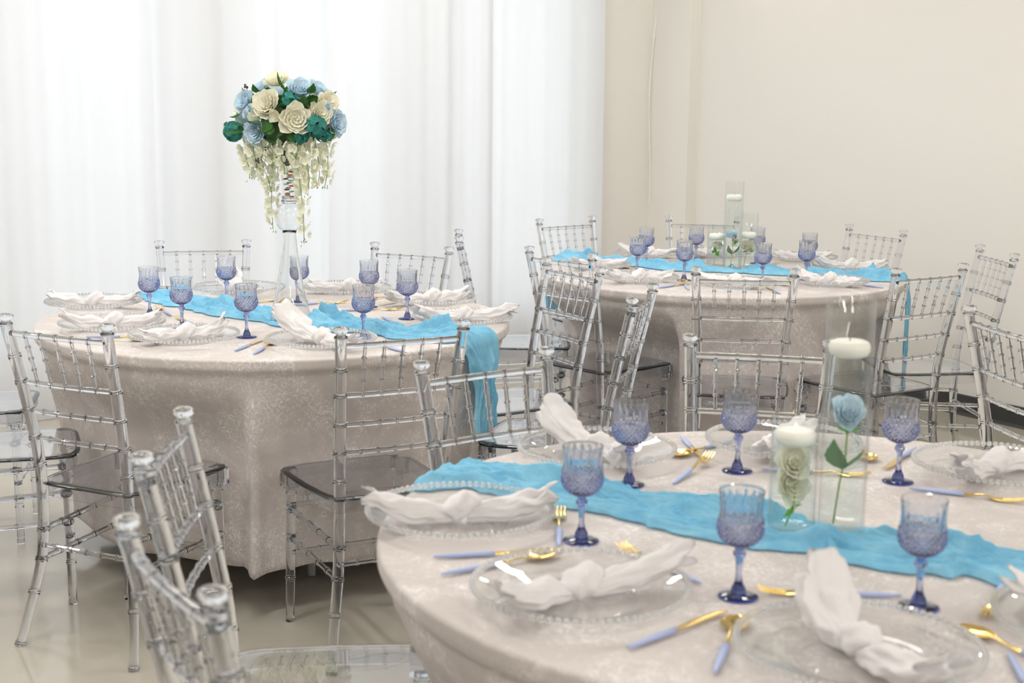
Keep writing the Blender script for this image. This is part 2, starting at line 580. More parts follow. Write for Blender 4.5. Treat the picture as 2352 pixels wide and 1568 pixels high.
Z_TOP, Z_R2, Z_R3, Z_R4 = 0.868, 0.735, 0.655, 0.578
def make_chair():
    root = empty('ballroom_chair')
    A = M['acrylic']
    def post(sx):
        rings = [0.005, 0.145, 0.235, 0.318, 0.50, Z_R4, Z_R3, Z_R2, 0.805]
        zs = [(i * 0.89 / 46, 0) for i in range(47)]
        zs = [z for z in zs if all(abs(z[0] - g) > 0.011 for g in rings)]
        for g in rings:
            w = 0.0055
            big = 0.0024
            zs += [(max(0, g - w * 1.2), 0), (max(0.0001, g - w), big), (g - 0.001 if g > 0.01 else 0.004, big), (g, big * 0.5), (g + 0.001, big), (g + w, big), (g + w * 1.2, 0)]
        zs = sorted(set(zs))
        pts, rs = [], []
        for z, bmp in zs:
            x, y = post_xy(z)
            pts.append((sx * x, y, z))
            rs.append(0.0128 + 0.0025 * smooth01(0.0, 0.35, z) - 0.0005 * smooth01(0.6, 0.9, z) + bmp)
        mb = MB()
        mb.tube(pts, rs, 16)
        o = build('back_post', mb, A, root, sharp=28)
        x, y = post_xy(0.89)
        f = MB()
        f.lathe([(0.0146, -0.002), (0.0175, 0.0), (0.0175, 0.005), (0.0135, 0.007), (0.0120, 0.010), (0.0145, 0.013), (0.0190, 0.018), (0.0200, 0.0225), (0.0185, 0.0265), (0.0135, 0.0292), (0.006, 0.0303)], 18)
        build('finial', f, A, o, loc=(sx * x, y, 0.8895), sharp=None)
    post(-1)
    post(1)
    fr5 = [1 / 6, 2 / 6, 3 / 6, 4 / 6, 5 / 6]
    for z, r in ((Z_TOP, 0.0078), (Z_R2, 0.0072), (Z_R3, 0.0068), (Z_R4, 0.0068)):
        x, y = post_xy(z)
        p, rs = rod_pts((-x + 0.010, y, z), (x - 0.010, y, z), r, fr5, 0.0016, 0.0038, bow=(0, -0.008, 0))
        mb = MB()
        mb.tube(p, rs, 14)
        build('back_rail', mb, A, root, sharp=28)
    xt, yt = post_xy(Z_TOP)
    xb, yb = post_xy(Z_R2)
    for q in fr5:
        bow = 4 * q * (1 - q) * -0.008
        p0 = Vector((-xb + 0.01 + q * 2 * (xb - 0.01), yb + bow, Z_R2 + 0.005))
        p1 = Vector((-xt + 0.01 + q * 2 * (xt - 0.01), yt + bow, Z_TOP - 0.005))
        p, rs = rod_pts(p0, p1, 0.0044, [0.27, 0.52, 0.77], 0.0023, 0.0032)
        rs = [r + 0.0008 * sin(PI * i / (len(rs) - 1)) for i, r in enumerate(rs)]
        mb = MB()
        mb.tube(p, rs, 12)
        build('spindle', mb, A, root, sharp=28)
    # seat slab with a rounded plan
    def outline(inset, z, n=64):
        pts = []
        for j in range(n):
            a = TAU * j / n
            c, s = cos(a), sin(a)
            e = 2 / 8.0
            x = math.copysign(abs(c) ** e, c)
            y = math.copysign(abs(s) ** e, s)
            hw = 0.181 + 0.015 * y + 0.010 * (1 - y * y) - inset
            yy = y * (0.198 - inset) + (0.012 * (1 - x * x) if y > 0 else 0)
            pts.append((x * hw, yy, z))
        return pts
    mb = MB()
    mb.grid([outline(0.02, 0.4440), outline(0.0012, 0.4440), outline(0.0, 0.4452), outline(0.0, 0.4495), outline(0.0015, 0.4512), outline(0.012, 0.4520), outline(0.05, 0.4515)], True, True, True)
    seat = build('seat', mb, A, root, sharp=50)
    mb = MB()
    mb.grid([outline(0.010, 0.4445), outline(0.010, 0.411), outline(0.0135, 0.411), outline(0.0135, 0.4445), outline(0.010, 0.4445)], True)
    build('apron', mb, A, seat, sharp=30)
    for sx in (-1, 1):
        mb = MB()
        mb.box((sx * 0.168 - 0.021, 0.143, 0.398), (sx * 0.168 + 0.021, 0.187, 0.4445))
        b = build('corner_block', mb, A, seat, smooth=False)
        zs = [0.0, 0.010, 0.012, 0.06, 0.121, 0.123, 0.127, 0.128, 0.129, 0.133, 0.135, 0.20, 0.245, 0.30, 0.335, 0.375, 0.377, 0.381, 0.382, 0.383, 0.387, 0.389, 0.405]
        rs = [0.0128, 0.0128, 0.0118, 0.0122, 0.0130, 0.0152, 0.0152, 0.014, 0.0152, 0.0152, 0.0132, 0.0138, 0.0142, 0.014, 0.0142, 0.0140, 0.0162, 0.0162, 0.015, 0.0162, 0.0162, 0.0145, 0.0150]
        mb = MB()
        mb.tube([(sx * (0.172 - 0.010 * z / 0.4), 0.168 - 0.004 * z, z) for z in zs], rs, 16)
        build('front_leg', mb, A, root, sharp=28)
        for z0, z1 in ((0.318, 0.335), (0.235, 0.250)):
            x, y = post_xy(z0)
            p, rs = rod_pts((sx * x, y, z0), (sx * 0.166, 0.166, z1), 0.0078, [0.2, 0.4, 0.6, 0.8], 0.0019, 0.0040)
            L = len(rs)
            mb = MB()
            mb.tube(p, rs, 12)
            o = build('side_stretcher', mb, A, root, sharp=28)
            kn = MB()
            kn.lathe([(0.004, -0.013), (0.013, -0.009), (0.0175, 0.0), (0.013, 0.009), (0.004, 0.013)], 14)
            build('joint_ball', kn, A, o, loc=(sx * 0.166, 0.160, z1), sharp=None)
    for z in (0.345, 0.205):
        p, rs = rod_pts((-0.163, 0.166, z), (0.163, 0.166, z), 0.0072, [0.25, 0.5, 0.75], 0.0017, 0.0040)
        mb = MB()
        mb.tube(p, rs, 12)
        build('front_stretcher', mb, A, root, sharp=28)
    x, y = post_xy(0.275)
    p, rs = rod_pts((-x, y, 0.275), (x, y, 0.275), 0.0072, fr5, 0.0016, 0.0040)
    mb = MB()
    mb.tube(p, rs, 12)
    build('back_stretcher', mb, A, root, sharp=28)
    return root

FT, WT, DT = 'flower-vase table', 'three-candle-vase table', 'two-candle-vase table'
TABLES = {'A': (-0.778, 4.655), 'B': (0.888, 6.054), 'C': (0.544, 2.341)}
R_T, ZT = 0.768, 0.757
CHAIRS = [  # table, x, y, turn in degrees, label
    ('A', -0.399, 3.814, 26.8, 'first clockwise from the runner\'s hanging end'),
    ('A', -1.050, 3.827, -25.2, 'second clockwise from the runner\'s hanging end'),
    ('A', -1.500, 4.120, -72.0, 'third clockwise from the runner\'s hanging end'),
    ('A', -1.830, 4.715, -80.0, 'fourth clockwise from the runner\'s hanging end'),
    ('A', -1.166, 5.346, -167.2, 'fifth clockwise from the runner\'s hanging end'),
    ('A', -0.518, 5.290, 153.4, 'sixth clockwise from the runner\'s hanging end'),
    ('A', -0.022, 4.839, 121.3, 'seventh clockwise from the runner\'s hanging end'),
    ('A', 0.132, 4.328, 74.5, 'behind the runner\'s hanging end'),
    ('B', 1.642, 5.586, 94.0, 'first clockwise from the runner end by bare wall'),
    ('B', 1.331, 5.221, 31.3, 'second clockwise from the runner end by bare wall'),
    ('B', 0.826, 5.132, -5.7, 'third clockwise from the runner end by bare wall'),
    ('B', 0.376, 5.581, -46.5, 'fourth clockwise from the runner end by bare wall'),
    ('B', 0.040, 6.050, -87.5, 'fifth clockwise from the runner end by bare wall'),
    ('B', 0.424, 6.687, -141.9, 'sixth clockwise from the runner end by bare wall'),
    ('B', 0.902, 6.790, 172.0, 'seventh clockwise from the runner end by bare wall'),
    ('B', 1.440, 6.400, 122.0, 'eighth clockwise from the runner end by bare wall'),
    ('C', 0.096, 2.921, -145.3, 'first clockwise from the runner\'s draped end'),
    ('C', 0.544, 3.146, 167.6, 'second clockwise from the runner\'s draped end'),
    ('C', -0.325, 2.392, -88.1, 'just counterclockwise of the runner\'s draped end'),
    ('C', -0.203, 1.870, -58.1, 'second counterclockwise from the runner\'s draped end'),
    (None, 1.600, 3.900, -79.0, ''),
]
TN = {'A': FT, 'B': WT, 'C': DT}
chair0 = make_chair()
for i, (t, x, y, rz, lab) in enumerate(CHAIRS):
    o = chair0 if i == 0 else copy_tree(chair0)
    o.location = (x, y, 0)
    o.rotation_euler = (0, 0, rad(rz))
    if t:
        tag(o, 'clear acrylic ballroom chair at %s, %s' % (TN[t], lab), 'chair', 'clear ballroom chairs at the ' + TN[t])
    else:
        tag(o, 'clear acrylic ballroom chair turned away from the tables toward the bare wall', 'chair')
    if i == 8:   # the chair with a paper tag
        tm = MB()
        tm.box((-0.012, -0.0006, -0.03), (0.012, 0.0006, 0.0))
        tg = build('tag', tm, M['paper'], o, loc=(-0.128, -0.226, 0.60), rot=(0.2, 0.3, 0.9), smooth=False)
        dm = MB()
        dm.lathe([(0.005, -0.0004), (0.005, 0.0004)], 14)
        for yy in (-0.0012, 0.0012):
            build('red_dot', dm, M['red'], tg, loc=(0.0, yy, -0.008), rot=(PI / 2, 0, 0))
        for q in range(3):
            lm = MB()
            lm.box((-0.008, -0.0011, -0.001), (0.008, 0.0011, 0.001))
            build('print_line', lm, M['dark_ink'], tg, loc=(0, 0, -0.016 - 0.005 * q), smooth=False)

# ------------------------------------------------------------------ tables and velvet cloths
def table(key, label):
    c = TABLES[key]
    root = empty('round_table', (c[0], c[1], 0))
    mb = MB()
    mb.lathe([(0.75, 0.728), (0.760, 0.732), (0.762, 0.740), (0.760, 0.749), (0.752, 0.7525)], 72)
    build('tabletop', mb, M['particle'], root)
    for a in range(4):
        an = a * PI / 2 + 0.4
        mb = MB()
        mb.tube([(0.36 * cos(an), 0.36 * sin(an), 0.73), (0.40 * cos(an), 0.40 * sin(an), 0.0)], 0.015, 10)
        build('leg', mb, M['steel'], root)
    tag(root, label, 'table')

FOLDS = {'A': [(-88, 0.095, 5.0), (-95, 0.03, 3), (-124, 0.03, 4), (-150, 0.05, 5), (-176, 0.04, 4), (158, 0.05, 5), (130, 0.04, 4), (95, 0.05, 5), (45, 0.05, 5), (8, 0.03, 3), (-5, 0.035, 3), (-14, 0.03, 3), (-24, 0.03, 3), (-38, 0.04, 4), (-48, 0.03, 4), (-78, 0.02, 4)],
         'B': [(-118, 0.085, 6), (-152, 0.05, 5), (-160, 0.03, 3), (170, 0.05, 5), (140, 0.05, 5), (105, 0.05, 5), (60, 0.05, 5), (10, 0.05, 5), (-15, 0.04, 4), (-42, 0.05, 5), (-50, 0.02, 3), (-78, 0.06, 5), (-84, 0.03, 4), (-102, 0.03, 4)],
         'C': [(-172, 0.06, 5), (-160, 0.04, 4), (-128, 0.06, 5), (-120, 0.03, 3), (-100, 0.04, 4), (-70, 0.05, 5), (-40, 0.05, 5), (0, 0.05, 5), (30, 0.05, 5), (62, 0.05, 5), (108, 0.06, 5), (150, 0.05, 5), (165, 0.03, 3), (-145, 0.02, 4)]}
def cloth_cover(key, label):
    c = TABLES[key]
    pushes = []
    for t, x, y, rz, lab in CHAIRS:
        if t == key:
            d = math.hypot(x - c[0], y - c[1])
            fx, fy = -sin(rad(rz)), cos(rad(rz))
            skew = abs((fx * (y - c[1]) - fy * (x - c[0])) / d)     # how far the seat is turned from the table's centre
            pushes.append((math.atan2(y - c[1], x - c[0]), d - 0.215 - 0.17 * skew))
    n = 288
    rows = []
    for r in (0.05, 0.2, 0.35, 0.5, 0.6, 0.68, 0.73, 0.748):
        rows.append([(r * cos(TAU * j / n), r * sin(TAU * j / n), ZT - 0.001 + 0.0012 * noise.noise((r * 9 * cos(TAU * j / n), r * 9 * sin(TAU * j / n), ord(key)))) for j in range(n)])
    for q in range(0, 6):
        a = q * (PI / 2) / 5
        rr, zz = 0.7605 + 0.0075 * sin(a), ZT - 0.0075 * (1 - cos(a))
        rows.append([(rr * cos(TAU * j / n), rr * sin(TAU * j / n), zz) for j in range(n)])
    DROP = 0.625
    nd = 40
    for i in range(1, nd + 1):
        d = DROP * (i / nd) ** 1.35
        row = []
        for j in range(n):
            th = TAU * j / n
            u = smooth01(0.02, 0.55, d)
            base = R_T - 0.020 * smooth01(0.022, 0.042, d) - 0.060 * u
            f = 0.0
            for deg, amp, wid in FOLDS[key]:
                da = (th - rad(deg) + 0.03 * sin(d * 5 + deg) + PI) % TAU - PI
                f += 1.45 * amp * math.exp(-(da / rad(wid)) ** 2)
            f += 0.010 * noise.noise((cos(th) * 6, sin(th) * 6, d * 2 + ord(key)))
            r = base + f * (0.10 * smooth01(0.0, 0.2, d) + 0.90 * smooth01(0.08, 0.6, d)) - 0.02 * u
            for pa, pr in pushes:
                da = (th - pa + PI) % TAU - PI
                hw_ = math.atan2(0.212, max(0.2, pr))
                w = smooth01(hw_ + 0.07, hw_, abs(da)) * smooth01(0.05, 0.27, d)
                lim = min(r, pr / max(0.5, cos(da)) - 0.012)
                r = r + (lim - r) * w
            hem = 0.014 * sin(7 * th + 1) + 0.03 * noise.noise((cos(th) * 2.5, sin(th) * 2.5, 5.0))
            row.append((r * cos(th), r * sin(th), ZT - 0.0075 - d * (1 + hem * 0.6)))
        rows.append(row)
    # turned hem, so that the cloth has a thickness at its lower edge
    last = rows[-1]
    rows.append([(p[0] * 0.994, p[1] * 0.994, p[2] - 0.001) for p in last])
    rows.append([(p[0] * 0.992, p[1] * 0.992, p[2] + 0.03) for p in last])
    mb = MB()
    mb.grid(rows, True, True, False)
    o = build('tablecloth', mb, M['velvet'], loc=(c[0], c[1], 0), sharp=None)
    tag(o, label, 'tablecloth')

table('A', 'round folding table under velvet, carrying the tall flower vase')
table('B', 'round folding table under velvet, carrying three cylinder candle vases')
table('C', 'round folding table under velvet, carrying two cylinder candle vases')
cloth_cover('A', 'grey crushed velvet cloth draped on the table with tall flower vase')
cloth_cover('B', 'grey crushed velvet cloth draped on the table with three candle vases')
cloth_cover('C', 'grey crushed velvet cloth draped on the table with two candle vases')

# ------------------------------------------------------------------ place settings
GOBLETS = {'A': [(-1.207, 4.684), (-1.039, 4.42), (-1.017, 5.018), (-0.809, 4.278), (-0.764, 5.057), (-0.502, 4.938), (-0.4536, 4.284), (-0.349, 4.678)], 'B': [(0.597, 6.344), (0.526, 5.969), (0.835, 6.461), (0.701, 5.784), (1.107, 6.427), (1.008, 5.704), (1.291, 6.175), (1.209, 5.832)], 'C': [(0.119, 2.284), (0.227, 2.638), (0.451, 2.75), (0.753, 2.681), (0.34, 2.021), (0.598, 1.985)]}
PLATES = {'A': [(-1.441, 4.845), (-1.251, 4.393), (-0.978, 4.185), (-0.562, 4.134), (-0.163, 4.588), (-0.29, 5.022), (-0.618, 5.281), (-1.027, 5.247)], 'B': [(0.629, 6.615), (0.352, 6.140), (0.506, 5.697), (0.872, 5.576), (1.264, 5.660), (1.468, 6.160), (1.329, 6.524), (0.957, 6.666)], 'C': [(-0.087, 2.377), (0.176, 2.836), (0.574, 2.918), (0.963, 2.739), (0.838, 1.878), (0.46, 1.778), (0.105, 1.998)]}
NAPKINS = {'A': [(4.4, 0.324), (16.2, 0.295), (30.0, 0.276), (-50.0, 0.30), (22.0, 0.36), (20.0, 0.311), (20.0, 0.275), (-62.6, 0.25)], 'B': [(-30.0, 0.238), (30.0, 0.251), (30.0, 0.271), (-40.0, 0.246), (-30.0, 0.262), (5.4, 0.347), (-7.2, 0.248), (30.0, 0.224)], 'C': [(4.8, 0.307), (-50.0, 0.271), (51.0, 0.256), (34.0, 0.36), (-43.0, 0.28), (-74.0, 0.278), (30.0, 0.313)]}
CUTLERY = {'A': [('fork', -1.179, 4.769, 115.681), ('fork', -1.054, 4.551, 120.1), ('knife', -1.182, 4.248, 10.0), ('spoon', -1.190, 4.180, 12.0), ('fork', -0.901, 5.013, 47.2), ('fork', -0.686, 4.992, 24.7), ('spoon', -0.455, 5.166, -144.8), ('knife', -0.412, 5.065, -124.3), ('fork', -0.484, 4.85, 13.9), ('fork', -0.396, 4.60, -68.2), ('knife', -0.18, 4.376, 160.9), ('knife', -0.363, 4.109, 124.7), ('knife', -0.774, 4.125, 77.8), ('spoon', -0.722, 4.080, 84.0)],
           'B': [('spoon', 0.683, 5.579, 90.3), ('knife', 0.641, 5.591, 46.0), ('spoon', 1.093, 5.586, 96.9), ('knife', 1.014, 5.492, 95.0), ('knife', 1.405, 5.672, 127.9), ('spoon', 0.542, 6.138, 134.5), ('fork', 0.717, 6.44, 23.5), ('fork', 1.112, 6.331, 35.3), ('fork', 0.848, 6.363, -11.6)],
           'C': [('fork', 0.084, 2.350, 88.0), ('knife', -0.019, 2.204, 12.2), ('spoon', -0.015, 2.151, 30.7), ('fork', 0.237, 2.159, 121.1), ('knife', 0.235, 1.88, 43.9), ('spoon', 0.295, 1.827, 73.1), ('fork', 0.479, 2.031, 176.0), ('fork', 0.723, 2.019, -116.9), ('spoon', 0.685, 1.811, 120.0), ('fork', 0.855, 2.581, -24.0), ('knife', 0.806, 2.858, -122.4), ('spoon', 0.746, 2.928, -96.5), ('fork', 0.36, 2.735, 62.8), ('spoon', 0.4066, 2.922, -135.0), ('knife', 0.383, 2.921, -83.2), ('fork', 0.604, 2.733, -9.5), ('knife', 0.655, 1.70, -97.0)]}
RUN = {'A': [(-1.345, 5.18), (-1.25, 5.12), (-1.14, 5.00), (-1.01, 4.87), (-0.859, 4.72), (-0.724, 4.590), (-0.60, 4.52), (-0.45, 4.44), (-0.33, 4.36), (-0.22, 4.32), (-0.06, 4.30)],
       'B': [(0.18, 6.42), (0.32, 6.38), (0.46, 6.38), (0.587, 6.30), (0.708, 6.19), (0.86, 6.15), (1.015, 6.13), (1.153, 6.04), (1.298, 6.03), (1.42, 5.97), (1.52, 5.90), (1.72, 5.84)],
       'C': [(-0.20, 2.700), (-0.096, 2.680), (0.006, 2.64), (0.104, 2.585), (0.196, 2.495), (0.30, 2.44), (0.399, 2.375), (0.48, 2.325), (0.56, 2.300), (0.640, 2.220), (0.73, 2.190), (0.83, 2.13), (0.95, 2.06), (1.10, 2.00), (1.22, 1.96)]}
REF = {'A': -26.0, 'B': -12.0, 'C': 152.0}
REFN = {'A': 'the runner\'s hanging end', 'B': 'runner end by bare wall', 'C': 'the runner\'s draped end'}

def place_order(key):
    c = TABLES[key]
    L = []
    for i, p in enumerate(PLATES[key]):
        a = math.degrees(math.atan2(p[1] - c[1], p[0] - c[0]))
        L.append(((REF[key] - a) % 360, i))
    L.sort()
    return {i: k for k, (_, i) in enumerate(L)}
ORDER = {k: place_order(k) for k in TABLES}
# the place opposite is out of sight at the two-vase table: its seventh visible place is really the last one
def place_name(key, x, y):
    i = min(range(len(PLATES[key])), key=lambda q: (PLATES[key][q][0] - x) ** 2 + (PLATES[key][q][1] - y) ** 2)
    return ordinal(key, i)
def ordinal(key, i):
    k = ORDER[key][i]
    if key == 'C':
        a = math.degrees(math.atan2(PLATES[key][i][1] - TABLES[key][1], PLATES[key][i][0] - TABLES[key][0]))
        back = (a - REF[key]) % 360
        if back < 170:
            m = sum(1 for p in PLATES[key] if (math.degrees(math.atan2(p[1] - TABLES[key][1], p[0] - TABLES[key][0])) - REF[key]) % 360 <= back)
            return '%s counterclockwise from %s' % (names[m - 1], REFN[key])
    return '%s clockwise from %s' % (names[k], REFN[key])

# goblet
def make_goblet():
    root = empty('goblet')
    def flutes(th, z):
        lo = smooth01(0.080, 0.086, z) * (1 - smooth01(0.114, 0.130, z))
        a = 11 * th + 330 * (z - 0.079)
        b = 11 * th - 330 * (z - 0.079)
        dia = (abs(sin(a)) * abs(sin(b))) ** 0.7
        up = smooth01(0.112, 0.126, z) * (1 - smooth01(0.150, 0.160, z))
        return lo * (0.0042 * dia - 0.0018) + up * 0.0011 * (abs(cos(8 * th)) - 0.6)
    prof = [(0.0015, 0.0775), (0.006, 0.0776), (0.0115, 0.0785), (0.018, 0.0815), (0.0245, 0.0865), (0.0295, 0.0925), (0.0325, 0.0985), (0.0342, 0.105), (0.0342, 0.111), (0.0335, 0.117), (0.0325, 0.124), (0.0317, 0.132), (0.0316, 0.140), (0.0320, 0.148), (0.0328, 0.156), (0.0336, 0.1625)]
    fine = []
    for (r0, z0), (r1, z1) in zip(prof, prof[1:]):
        m = 4 if 0.08 < z0 < 0.125 else 2
        for q in range(m):
            fine.append((r0 + (r1 - r0) * q / m, z0 + (z1 - z0) * q / m))
    fine.append(prof[-1])
    n = 132
    rows = []
    for r, z in fine:
        rows.append([((r + flutes(TAU * j / n, z)) * cos(TAU * j / n), (r + flutes(TAU * j / n, z)) * sin(TAU * j / n), z) for j in range(n)])
    inner = [(0.0335, 0.1638), (0.0326, 0.1636), (0.0318, 0.157), (0.0303, 0.145), (0.0299, 0.136), (0.0303, 0.126), (0.0307, 0.116), (0.0303, 0.107), (0.0285, 0.0985), (0.0245, 0.0915), (0.0185, 0.0865), (0.010, 0.0838), (0.002, 0.0830)]
    for r, z in inner:
        rows.append([(r * cos(TAU * j / n), r * sin(TAU * j / n), z) for j in range(n)])
    mb = MB()
    mb.grid(rows, True, True, True)
    build('bowl', mb, M['goblet'], root, sharp=35)
    mb = MB()
    mb.lathe([(0.0125, 0.0045), (0.0115, 0.010), (0.0105, 0.0145), (0.0085, 0.0185), (0.0062, 0.0235), (0.0050, 0.030), (0.0047, 0.038), (0.0052, 0.048), (0.0062, 0.058), (0.0072, 0.0625), (0.0098, 0.0655), (0.0104, 0.0685), (0.0090, 0.0715), (0.0070, 0.0735), (0.0068, 0.0755), (0.0078, 0.0782)], 10)
    build('stem', mb, M['goblet'], root, sharp=25)
    mb = MB()
    mb.lathe([(0.020, 0.0002), (0.0295, 0.0), (0.0303, 0.0012), (0.0297, 0.0026), (0.022, 0.0044), (0.0125, 0.0062), (0.006, 0.0072)], 40)
    build('foot', mb, M['goblet'], root, sharp=None)
    return root

def make_plate():
    root = empty('charger_plate')
    prof = [(0.002, 0.003), (0.088, 0.003), (0.098, 0.0045), (0.106, 0.009), (0.118, 0.0125), (0.135, 0.0165), (0.150, 0.0225), (0.157, 0.0255), (0.1575, 0.0275), (0.149, 0.0252), (0.134, 0.0192), (0.117, 0.0152), (0.104, 0.0118), (0.096, 0.0072), (0.087, 0.0058), (0.002, 0.0058)]
    mb = MB()
    mb.lathe(prof, 80)
    build('dish', mb, M['plate'], root, sharp=35)
    mb = MB()
    nb = 84
    base = MB()
    base.lathe([(0.0018, -0.0050), (0.0044, -0.0032), (0.0054, 0.0), (0.0044, 0.0032), (0.0018, 0.0050)], 9)
    for q in range(nb):
        a = TAU * q / nb
        mb.add([(v[0] + 0.1595 * cos(a), v[1] + 0.1595 * sin(a), v[2] + 0.0268) for v in base.v], base.f)
    b = build('beaded_rim', mb, M['bead'], root, sharp=None)
    b['kind'] = 'stuff'
    mb = MB()
    mb.lathe([(0.070, 0.0032), (0.074, 0.0), (0.080, 0.0), (0.084, 0.0032)], 60, cap0=False, cap1=False)
    build('foot_ring', mb, M['plate'], root)
    return root

DISH = [(0.0, 0.0058), (0.087, 0.0058), (0.096, 0.0074), (0.104, 0.0120), (0.117, 0.0154), (0.134, 0.0196), (0.146, 0.0250), (0.153, 0.0316), (0.166, 0.0316), (0.40, 0.0316)]
def dish_top(r):
    """height of the charger's upper surface, beads included, at radius r"""
    for (r0, z0), (r1, z1) in zip(DISH, DISH[1:]):
        if r <= r1:
            return z0 + (z1 - z0) * (r - r0) / (r1 - r0)
    return DISH[-1][1]

def make_napkin(seed, length, fan):
    """a chiffon napkin gathered and knotted in the middle"""
    rr = random.Random(seed)
    mb = MB()
    def tail(side, L, flare, lift):
        nu, nv = 30, 56
        p1, p2, p3 = rr.uniform(0, TAU), rr.uniform(0, TAU), rr.uniform(0, TAU)
        bend = rr.uniform(-0.030, 0.030)
        rows = []
        def ring(u, k):
            cx = side * (0.012 + u * (L - 0.012))
            cy = bend * u * u * 2
            wy = 0.012 + (0.011 + 0.009 * flare) * (u ** 0.7) * (1 + 0.12 * sin(7 * u + p1)) - 0.006 * smooth01(0.82, 1.0, u)
            wz = 0.012 + 0.007 * sin(PI * min(1, u * 1.15)) + 0.005 * flare * u
            cz = wz * 0.80 + 0.006 + lift * u ** 3 + 0.006 * noise.noise((u * 4, seed, side * 2))
            out = []
            for j in range(nv):
                v = TAU * j / nv
                fold = 1 + (0.08 + 0.06 * u) * sin(5 * v + p1 + 5.2 * u) + 0.06 * sin(9 * v + p2 - 6.0 * u) + 0.04 * sin(15 * v + p3 + 9 * u)
                fold += 0.38 * noise.noise((cos(v) * 1.6 + seed, sin(v) * 1.6, u * 5 + side))
                s = max(0.05, fold) * k
                z = cz + wz * s * sin(v)
                out.append((cx + side * 0.012 * u * sin(3 * v + p2) * k, cy + wy * s * cos(v), max(0.004, z)))
            return out
        for i in range(nu + 1):
            rows.append(ring(i / nu, 1.0))
        for i in range(1, 9):
            rows.append(ring(1 - i * 0.045, 0.90 - 0.07 * i))
        mb.grid(rows, True, False, True)
    half = length / 2
    tail(-1, half * rr.uniform(0.92, 1.05), rr.uniform(0.2, 1.0) if not fan else 2.4, rr.choice((0.0, 0.006, 0.018)) if not fan else 0.045)
    tail(1, half * rr.uniform(0.92, 1.05), rr.uniform(0.1, 0.8), rr.choice((0.0, 0.004, 0.014)))
    # knot: a fat twisted band
    rows = []
    nu, nv = 24, 40
    for i in range(nu + 1):
        u = i / nu
        x = -0.030 + 0.060 * u
        row = []
        rr_ = 0.027 * math.sqrt(max(0.02, sin(PI * u))) ** 0.8
        for j in range(nv):
            v = TAU * j / nv
            g = 1 + 0.10 * sin(2 * v + 9 * u) + 0.05 * sin(5 * v - 14 * u) + 0.12 * noise.noise((cos(v) * 2 + seed * 3, sin(v) * 2, u * 4))
            row.append((x + 0.010 * sin(v), 0.96 * rr_ * g * cos(v), 0.030 + 0.92 * rr_ * g * sin(v)))
        rows.append(row)
    mb.grid(rows, True, True, True)
    lain = []
    for x, y, z in mb.v:
        lain.append((x, y, dish_top(math.hypot(x, y)) + max(0.0, z - 0.004)))
    mb.v = lain
    me = mb.mesh('napkin', True, None)
    fix_normals(me)
    me.materials.append(M['napkin'])
    return me

